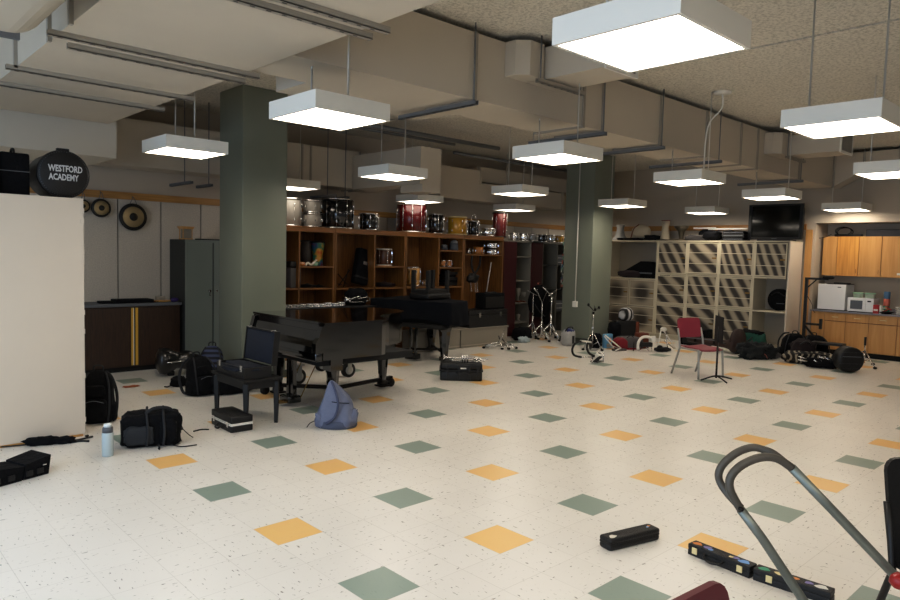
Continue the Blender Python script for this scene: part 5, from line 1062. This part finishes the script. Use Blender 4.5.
# black speaker and brown case behind red chair
t = thing('loudspeaker', 'black loudspeaker case against the lockers behind the red chair', 'loudspeaker', (13.25, 7.0, 0), 0)
MB().box(-.12, .22, -.5, .02, 0, .34, .012).build('cabinet', 'cloth', t); MB().box(-.128, -.12, -.45, -.03, .04, .3).build('grille', 'black', t)
t = thing('instrument_case', 'long dark brown instrument case with a wide round end lying by the lockers', 'case', (12.85, 6.7, 0), -PI/2-.08)
MB().lathe([(.02, 0), (.08, .02), (.1, .3), (.11, .6), (.12, .8), (.17, .92), (.25, 1.0), (.26, 1.04), (.25, 1.07), (.02, 1.09)], (0, 0, 0), 'X', 24, True, T(0, 0, .16) @ Matrix.Diagonal((1, 1, .62, 1)) @ T(0, 0, 0)).build('shell', 'redbrown', t)
MB().lathe([(.245, .985), (.262, 1.0), (.262, 1.08), (.02, 1.1)], (0, 0, 0), 'X', 26, True, T(0, 0, .235) @ Matrix.Diagonal((1, .85, .9, 1))).build('bell_end', 'redbrown', t)
for x in (.2, .6): MB().box(x, x+.04, -.12, -.08, .14, .2, .004).build('latch', 'darkmetal', t)
MB().tube([(.02, -.1, .2), (.8, -.12, .22)], .008).build('seam', 'greyplas', t)
q = g(751, 344); t = thing('duffel_bag', 'dark green duffel bag by the lockers behind the black jacket', 'bag', (13.3, 5.68, 0), PI/2)
MB().blob((0, 0, .19), (.3, .16, .2), .55, .06, 3, 0).build('body', 'green', t); MB().blob((-.02, .0, .36), (.22, .12, .06), .7, .15, 4).build('top_flap', 'cloth', t); MB().curve([(-.12, .14, .3), (0, .18, .2), (.12, .14, .3)], .012).build('handle', 'vinyl', t)
q = g(757, 360); t = thing('jacket_pile', 'crumpled black jacket with thin orange piping on the floor', 'jacket', (12.45, 5.16, 0), -.6); t.scale = (.85, .85, .95)
MB().blob((-.12, 0, .13), (.27, .2, .15), .75, .32, 3, 0, 40, 9).blob((.18, .02, .12), (.2, .18, .13), .75, .32, 6, 0, 36, 9).build('body', mat('charcoal_jacket', '#15191b', .9, var=.5, scale=14, bump=.4, bscale=20), t)
MB().curve([(-.1, -.17, .2), (-.05, -.2, .14), (.06, -.19, .1), (.1, -.2, .03)], .005, 5).build('piping', 'coral', t); MB().blob((.36, .0, .06), (.16, .1, .06), .8, .25, 8, 0).build('sleeve', 'greyfab', t)
backpack('black backpack leaning on another in the heap before the white end panel', (13.28, 4.88, 0), -.9, .42, .26, .46, 'cloth', lean=.35, seed=11)
backpack('black ribbed backpack in the heap nearest the kitchen cabinets', (13.5, 4.6, 0), -.9, .5, .3, .42, 'cloth', lean=.2, seed=13, straps=False)
t = thing('carpet_bag', 'patterned black and cream woven bag lying in the gear heap', 'bag', (12.62, 4.36, 0), -1.02)
mp = mat('woven_pattern', '#0c0b0b', .9); nt = mp.node_tree; ch = nt.nodes.new('ShaderNodeTexWave'); ch.inputs['Scale'].default_value = 3.2; ch.inputs['Distortion'].default_value = 9; ch.inputs['Detail'].default_value = 2; tc = nt.nodes.new('ShaderNodeTexCoord'); r = nt.nodes.new('ShaderNodeValToRGB'); r.color_ramp.elements[0].color = lin('#0a0909'); r.color_ramp.elements[1].color = lin('#8f8675'); r.color_ramp.elements[0].position = .62; r.color_ramp.elements[1].position = .8; nt.links.new(tc.outputs['Object'], ch.inputs['Vector']); nt.links.new(ch.outputs['Fac'], r.inputs['Fac']); nt.links.new(r.outputs['Color'], nt.nodes['Principled BSDF'].inputs['Base Color'])
MB().blob((0, 0, .1), (.42, .15, .11), .65, .12, 4, 0, 30, 5).build('body', mp, t); MB().curve([(-.3, -.1, .15), (-.1, -.15, .2), (.15, -.14, .19), (.3, -.1, .15)], .01).build('strap', 'vinyl', t)
t = thing('gear_bag', 'dark maroon and black bag behind the patterned bag in the heap', 'bag', (12.75, 4.5, 0), -.9); MB().blob((0, 0, .19), (.2, .13, .2), .65, .15, 14, 0).build('body', mat('maroon_black', '#1c1012', .9), t); MB().curve([(-.1, -.1, .3), (0, -.14, .38), (.1, -.1, .3)], .012).build('handle', 'vinyl', t)
t = thing('drum_hardware', 'jumble of chrome drum hardware beside the round black case', 'hardware', (12.35, 4.05, 0), -1.0)
rr = random.Random(9)
for k in range(9): a = Vector((rr.uniform(-.2, .2), rr.uniform(-.12, .12), rr.uniform(.02, .16))); MB().tube([a, a+Vector((rr.uniform(-.22, .22), rr.uniform(-.1, .1), rr.uniform(-.02, .1)))], rr.uniform(.006, .013), 6).build('chrome_rod', 'chrome', t)
MB().blob((0, 0, .07), (.26, .16, .08), .7, .2, 6, 0).build('soft_bag', 'cloth', t)
t = thing('low_bench', 'low black topped wooden bench behind the gear heap', 'bench', (13.2, 4.25, 0), -PI/2+.05)
MB().box(-.26, .26, -.12, .12, .30, .34, .004).build('top', 'black', t)
for x in (-.23, .23): MB().box(x-.02, x+.02, -.1, .1, 0, .3, .003).build('leg_panel', 'blackwood', t)
q = g(852, 373); t = thing('drum_case', 'round black drum case standing on edge in front of the kitchen cabinets', 'drum case', (q.x, q.y+.02, 0), -.84)
rr_ = .205
MB().lathe([(.02, 0), (rr_*.6, -.012), (rr_-.02, -.006), (rr_, .02), (rr_, .2), (rr_-.02, .22), (.02, .225)], (0, 0, rr_), 'Y', 36).build('shell', 'black', t)
for z in (.12, .04, -.06, -.14): w_ = math.sqrt(rr_**2-z*z)-.02; MB().box(-w_, w_, -.018, -.004, rr_+z-.006, rr_+z+.006, .003).build('rib', 'vinyl', t)
MB().box(-.14, .14, -.022, -.01, rr_+.05, rr_+.058).build('strap', 'greyplas', t)
q = g(866, 367); t = tripod('snare_stand', 'small chrome tripod stand at the foot of the maple cabinets', (q.x+.05, q.y+.05, 0), .46, .3, .012, rotz=-.5, legz=.26); MB().tube([(0, 0, .36), (0, 0, .5)], .018).build('grip', 'black', t)
# tall black T stand
t = thing('keyboard_stand', 'tall black steel stand with two side arms between lockers and kitchen', 'stand', (13.95, 4.93, 0), -PI/2+.0)
MB().box(-.025, .025, -.025, .025, 0, 1.44, .004).build('post', 'black', t); MB().box(-.03, .38, -.02, .02, 1.42, 1.46, .004).build('top_arm', 'black', t); MB().tube([(0, 0, 1.25), (.17, 0, 1.42)], .012).build('brace', 'black', t); MB().box(.0, .28, -.02, .02, .56, .6, .004).box(.27, .31, -.03, .03, .5, .69, .004).build('lower_arm', 'black', t)
MB().blob((.38, 0, 1.47), (.1, .05, .03), .7, .1).build('cradle', 'rubber', t); MB().tube([(0, 0, .55), (.18, .02, .35)], .02).build('strut_leg', 'black', t); MB().box(-.25, .3, -.03, .03, 0, .04, .006).box(-.03, .03, -.25, .25, 0, .04, .006).build('base', 'black', t); MB().curve([(.03, 0, 1.1), (.12, 0, .95), (.14, 0, .85), (.18, 0, .8)], .005).build('cord', 'rubber', t)

# ================================================================= RED CHAIR AND MUSIC STAND
bl, br = g(675, 372), g(711, 373); fl, fr = g(715, 384), g(715, 380)
def stack_chair(label, loc, rotz, mseat, mframe='steel', group=None, hb=.80, zb=.12):
    """faces local -Y"""
    t = thing('stacking_chair', label, 'chair', loc, rotz, group)
    W2, D2, SH = .225, .21, .44
    mb = MB(); N = 10; rows = []
    for j in range(N+1):
        y = -D2+.43*j/N; row = []
        for i in range(9):
            x = -W2+2*W2*i/8; z = SH+.012*math.cos(x/W2*PI/2)*-1+(-.02*max(0, 1-j/2.5)**1.5)+(.008 if j > 7 else 0)
            row.append(mb.b.verts.new((x*(1-.06*max(0, 1-j/3)), y, z)))
        rows.append(row)
    low = [[mb.b.verts.new(v.co-Vector((0, 0, .012))) for v in r] for r in rows]
    for A, B in ((rows, 1), (low, -1)):
        for j in range(N):
            for i in range(8): f = [A[j][i], A[j][i+1], A[j+1][i+1], A[j+1][i]]; mb._f(f, True)
    rim = lambda A: [A[0][i] for i in range(9)]+[A[j][8] for j in range(1, N+1)]+[A[N][i] for i in range(7, -1, -1)]+[A[j][0] for j in range(N-1, 0, -1)]
    a, b_ = rim(rows), rim(low)
    for i in range(len(a)): mb._f([a[i], a[(i+1) % len(a)], b_[(i+1) % len(a)], b_[i]], True)
    mb.build('seat', mseat, t)
    mb = MB(); z0, z1 = SH+zb, hb; poly = []
    for (cx_, cz_, a0) in ((W2-.055, z1-.055, 0), (-W2+.055, z1-.055, PI/2), (-W2+.035, z0+.035, PI), (W2-.035, z0+.035, 1.5*PI)):
        rr_ = .055 if cz_ > z0+.2 else .035
        for k in range(5): aa = a0+PI/2*k/4; poly.append((cx_+rr_*math.cos(aa), cz_+rr_*math.sin(aa)))
    mtb = Matrix.Translation((0, D2+.0, 0)) @ Matrix(((1, 0, 0, 0), (0, 1, .18, -.18*SH), (0, 0, 1, 0), (0, 0, 0, 1)))
    mb.prism(poly, -.008, .012, 'Y', mtb); mb.build('backrest', mseat, t)
    for s in (-1, 1):
        x = s*(W2+.012)
        MB().curve([(x*1.04, -D2+.0, .0), (x, -D2+.03, SH-.05), (x, -D2+.06, SH-.025), (x, D2-.04, SH-.025)], .015, 8).build('front_leg', mframe, t)
        MB().tube([(x*1.04, D2+.12, .0), (x, D2-.02, SH-.02), (x, D2+.0, SH+.1), (x*.97, D2+.045, SH+.26)], .015, 8).build('rear_leg', mframe, t)
    MB().tube([(-W2, -D2+.1, SH-.03), (W2, -D2+.1, SH-.03)], .01).tube([(-W2, D2-.06, SH-.03), (W2, D2-.06, SH-.03)], .01).build('cross_bar', mframe, t)
    return t
# orientation solved from the leg feet in the survey
stack_chair('maroon plastic stacking chair with grey legs in the middle of the floor', (9.77, 4.88, 0), -.3, 'redchair', hb=.85)
q = g(716, 380); t = thing('music_stand', 'black music stand with its desk turned edge-on beside the maroon chair', 'music stand', (q.x, q.y, 0), math.atan2(q.y, q.x))
MB().tube([(0, 0, .03), (0, 0, .5)], .014).build('lower_tube', 'black', t); MB().tube([(0, 0, .5), (0, 0, .78)], .01).build('upper_tube', 'black', t)
MB().box(-.20, .2, -.015, .0, .56, .93, .004, Rz(.27)).box(-.2, .2, -.06, .0, .555, .565, .003, Rz(.27)).build('desk', 'rubber', t)
for a in (2.3, 3.7, -.9): MB().curve([(0, 0, .06), (.1*math.cos(a), .1*math.sin(a), .05), (.27*math.cos(a), .27*math.sin(a), .01)], .011).build('leg', 'black', t)

# ================================================================= FOREGROUND
def long_case(name, label, p, q, w, h, bev, stick, handle=True, latches=(.12, .82), m='vinyl'):
    v = q-p; L_ = v.length; t = thing(name, label, 'case', (p.x, p.y, 0), math.atan2(v.y, v.x))
    MB().box(0, L_, 0, w, 0, h*.52, bev).box(0, L_, 0, w, h*.54, h, bev).box(.004, L_-.004, .004, w-.004, h*.45, h*.6).build('shell', m, t)
    for f_ in latches: MB().box(L_*f_-.016, L_*f_+.016, -.006, .002, h*.25, h*.8, .002).build('latch', 'stickp', t)
    if handle: MB().curve([(L_*.3, 0, h*.55), (L_*.33, -.03, h*.42), (L_*.45, -.042, h*.3), (L_*.57, -.03, h*.42), (L_*.6, 0, h*.55)], .006).build('handle', 'black', t)
    for (fx, fy, r, m_) in stick:
        poly = [(r*math.cos(a)*(1+.25*math.cos(3*a+fx*9)), r*.75*math.sin(a)*(1+.2*math.sin(2*a))) for a in [i*PI/7 for i in range(14)]]
        MB().prism(poly, h, h+.0012, 'Z', T(L_*fx, w*fy, 0)).build('sticker', m_, t)
    return t
long_case('clarinet_case', 'small black rounded instrument case with a cream sticker, alone on the floor', g(610, 552.5), g(660, 540), .10, .075, .036, [(.12, .35, .026, 'skin'), (.9, .6, .012, 'sticko'), (.85, .5, .01, 'stickb')], False, ())
long_case('flute_case', 'long black case with colourful stickers and two latches lying nearest the yellow tile', g(687.5, 554), g(749, 579), .08, .066, .006, [(.1, .5, .026, 'sticko'), (.28, .5, .024, 'sticky'), (.34, .35, .016, 'stickb'), (.66, .5, .016, 'stickp'), (.72, .6, .018, 'sticky'), (.86, .5, .03, 'stickb')], True, (.12, .85))
long_case('flute_case', 'long black case with a green sticker lying end to end with the other sticker case', g(752.5, 580), g(830, 606), .08, .066, .006, [(.12, .45, .028, 'greenf'), (.34, .5, .028, 'stickp'), (.52, .5, .022, 'sticko'), (.7, .5, .02, 'sticky'), (.86, .5, .03, 'label')], False, (.22,))
# hand cart handle
D_ = 2.0
def at(x, y, d): return CAM+ray(x, y)*d
t = thing('hand_cart', 'hand cart with two bent grey steel tube handles in the right foreground', 'cart', (2.6, .2, 0))
o = Vector(t.location)
near = [(1080, 1000, 2.0), (803, 600, 2.0), (762, 538, 2.0), (741, 510, 2.0), (731, 492, 2.0), (730, 479, 2.0), (738, 468, 2.0), (752, 460, 2.0), (766, 457, 2.0), (779, 459.5, 2.0), (792, 468, 2.0), (840, 518, 2.0), (893, 574, 2.0), (1150, 846, 2.0)]
near[0] = (974, 846, 2.0)
far = [(741, 508, 2.03), (728, 494, 2.06), (720, 482, 2.08), (719, 472, 2.08), (725, 462, 2.08), (738, 452, 2.08), (752, 447.5, 2.08), (763, 449.5, 2.07), (774, 454, 2.05), (790, 467, 2.03)]
def smooth_path(P, straight_ends=True):
    return [at(*p)-o for p in P]
pn = smooth_path(near)
MB().tube(pn[:4], .0135, 10).build('lower_tube', 'cartsteel', t)
MB().curve(pn[3:11], .012, 10, 5).build('bent_handle', 'cartdark', t)
MB().tube(pn[10:], .0135, 10).build('upper_tube', 'cartsteel', t)
MB().curve(smooth_path(far), .0115, 10, 5).build('bent_handle', 'cartdark', t)
pb = at(741, 509, 1.985)-o; MB().lathe([(.002, -.008), (.006, -.006), (.006, .006), (.002, .008)], tuple(pb), 'Y', 10).build('bolt', 'darkmetal', t)
pk = at(899, 581, 1.95)-o; MB().blob(tuple(pk), (.024, .024, .022), .9).build('red_grip', 'red', t)
e1, e2 = pn[0], pn[-1]
MB().tube([(e1.x, e1.y, .06), (e2.x, e2.y, .06)], .016).build('axle', 'darkmetal', t)
for e in (e1, e2): MB().lathe([(.02, -.02), (.06, -.02), (.06, .02), (.02, .02)], (e.x, e.y, .06), 'Y', 18).build('wheel', 'rubber', t)
# black chair at right, maroon chair at bottom
q = at(955, 500, 2.9); stack_chair('black chair back cut off by the right edge of the view', (q.x-.06, q.y-.12, 0), -.75+PI*.04, 'black', 'black', hb=.88, zb=.0)
q = at(719, 592, 1.87); stack_chair('dark maroon chair back just entering the view at the bottom', (q.x-.225-.02, q.y-.28, 0), -.08, 'reddark', hb=.872)
# ================================================================= LIGHT
def area(name, loc, rot, sx, sy, power, col):
    l = bpy.data.lights.new(name, 'AREA'); l.shape = 'RECTANGLE'; l.size = sx; l.size_y = sy; l.energy = power; l.color = col
    o = bpy.data.objects.new(name, l); COL.objects.link(o); o.location = loc; o.rotation_euler = rot; return o
# daylight from windows on the unseen left side, lights behind the camera
area('window_daylight', (-3.8, 2.5, 1.7), (0, -PI/2, 0), 2.2, 8, 200, (.55, .74, 1))
area('rear_ceiling_light', (.5, -1.5, 3.5), (0, 0, 0), 5, 1.4, 110, (1, .92, .82))
for k_, (x_, y_) in enumerate(((-.15, 4.4), (-.15, 7.3), (-.15, 1.7))): area('side_room_light', (x_, y_, 2.69), (0, 0, 0), .62, .62, 17, (.86, .93, 1))
w = bpy.data.worlds.new('world'); bpy.context.scene.world = w; w.use_nodes = True
w.node_tree.nodes['Background'].inputs[0].default_value = (.74, .72, .69, 1); w.node_tree.nodes['Background'].inputs[1].default_value = .22
sc = bpy.context.scene
sc.view_settings.view_transform = 'Standard'; sc.view_settings.look = 'None'; sc.view_settings.exposure = 0.42
vs = sc.view_settings; vs.use_curve_mapping = True; cv = vs.curve_mapping.curves[3]
cv.points.new(.1, .075); cv.points.new(.5, .51); vs.curve_mapping.update()
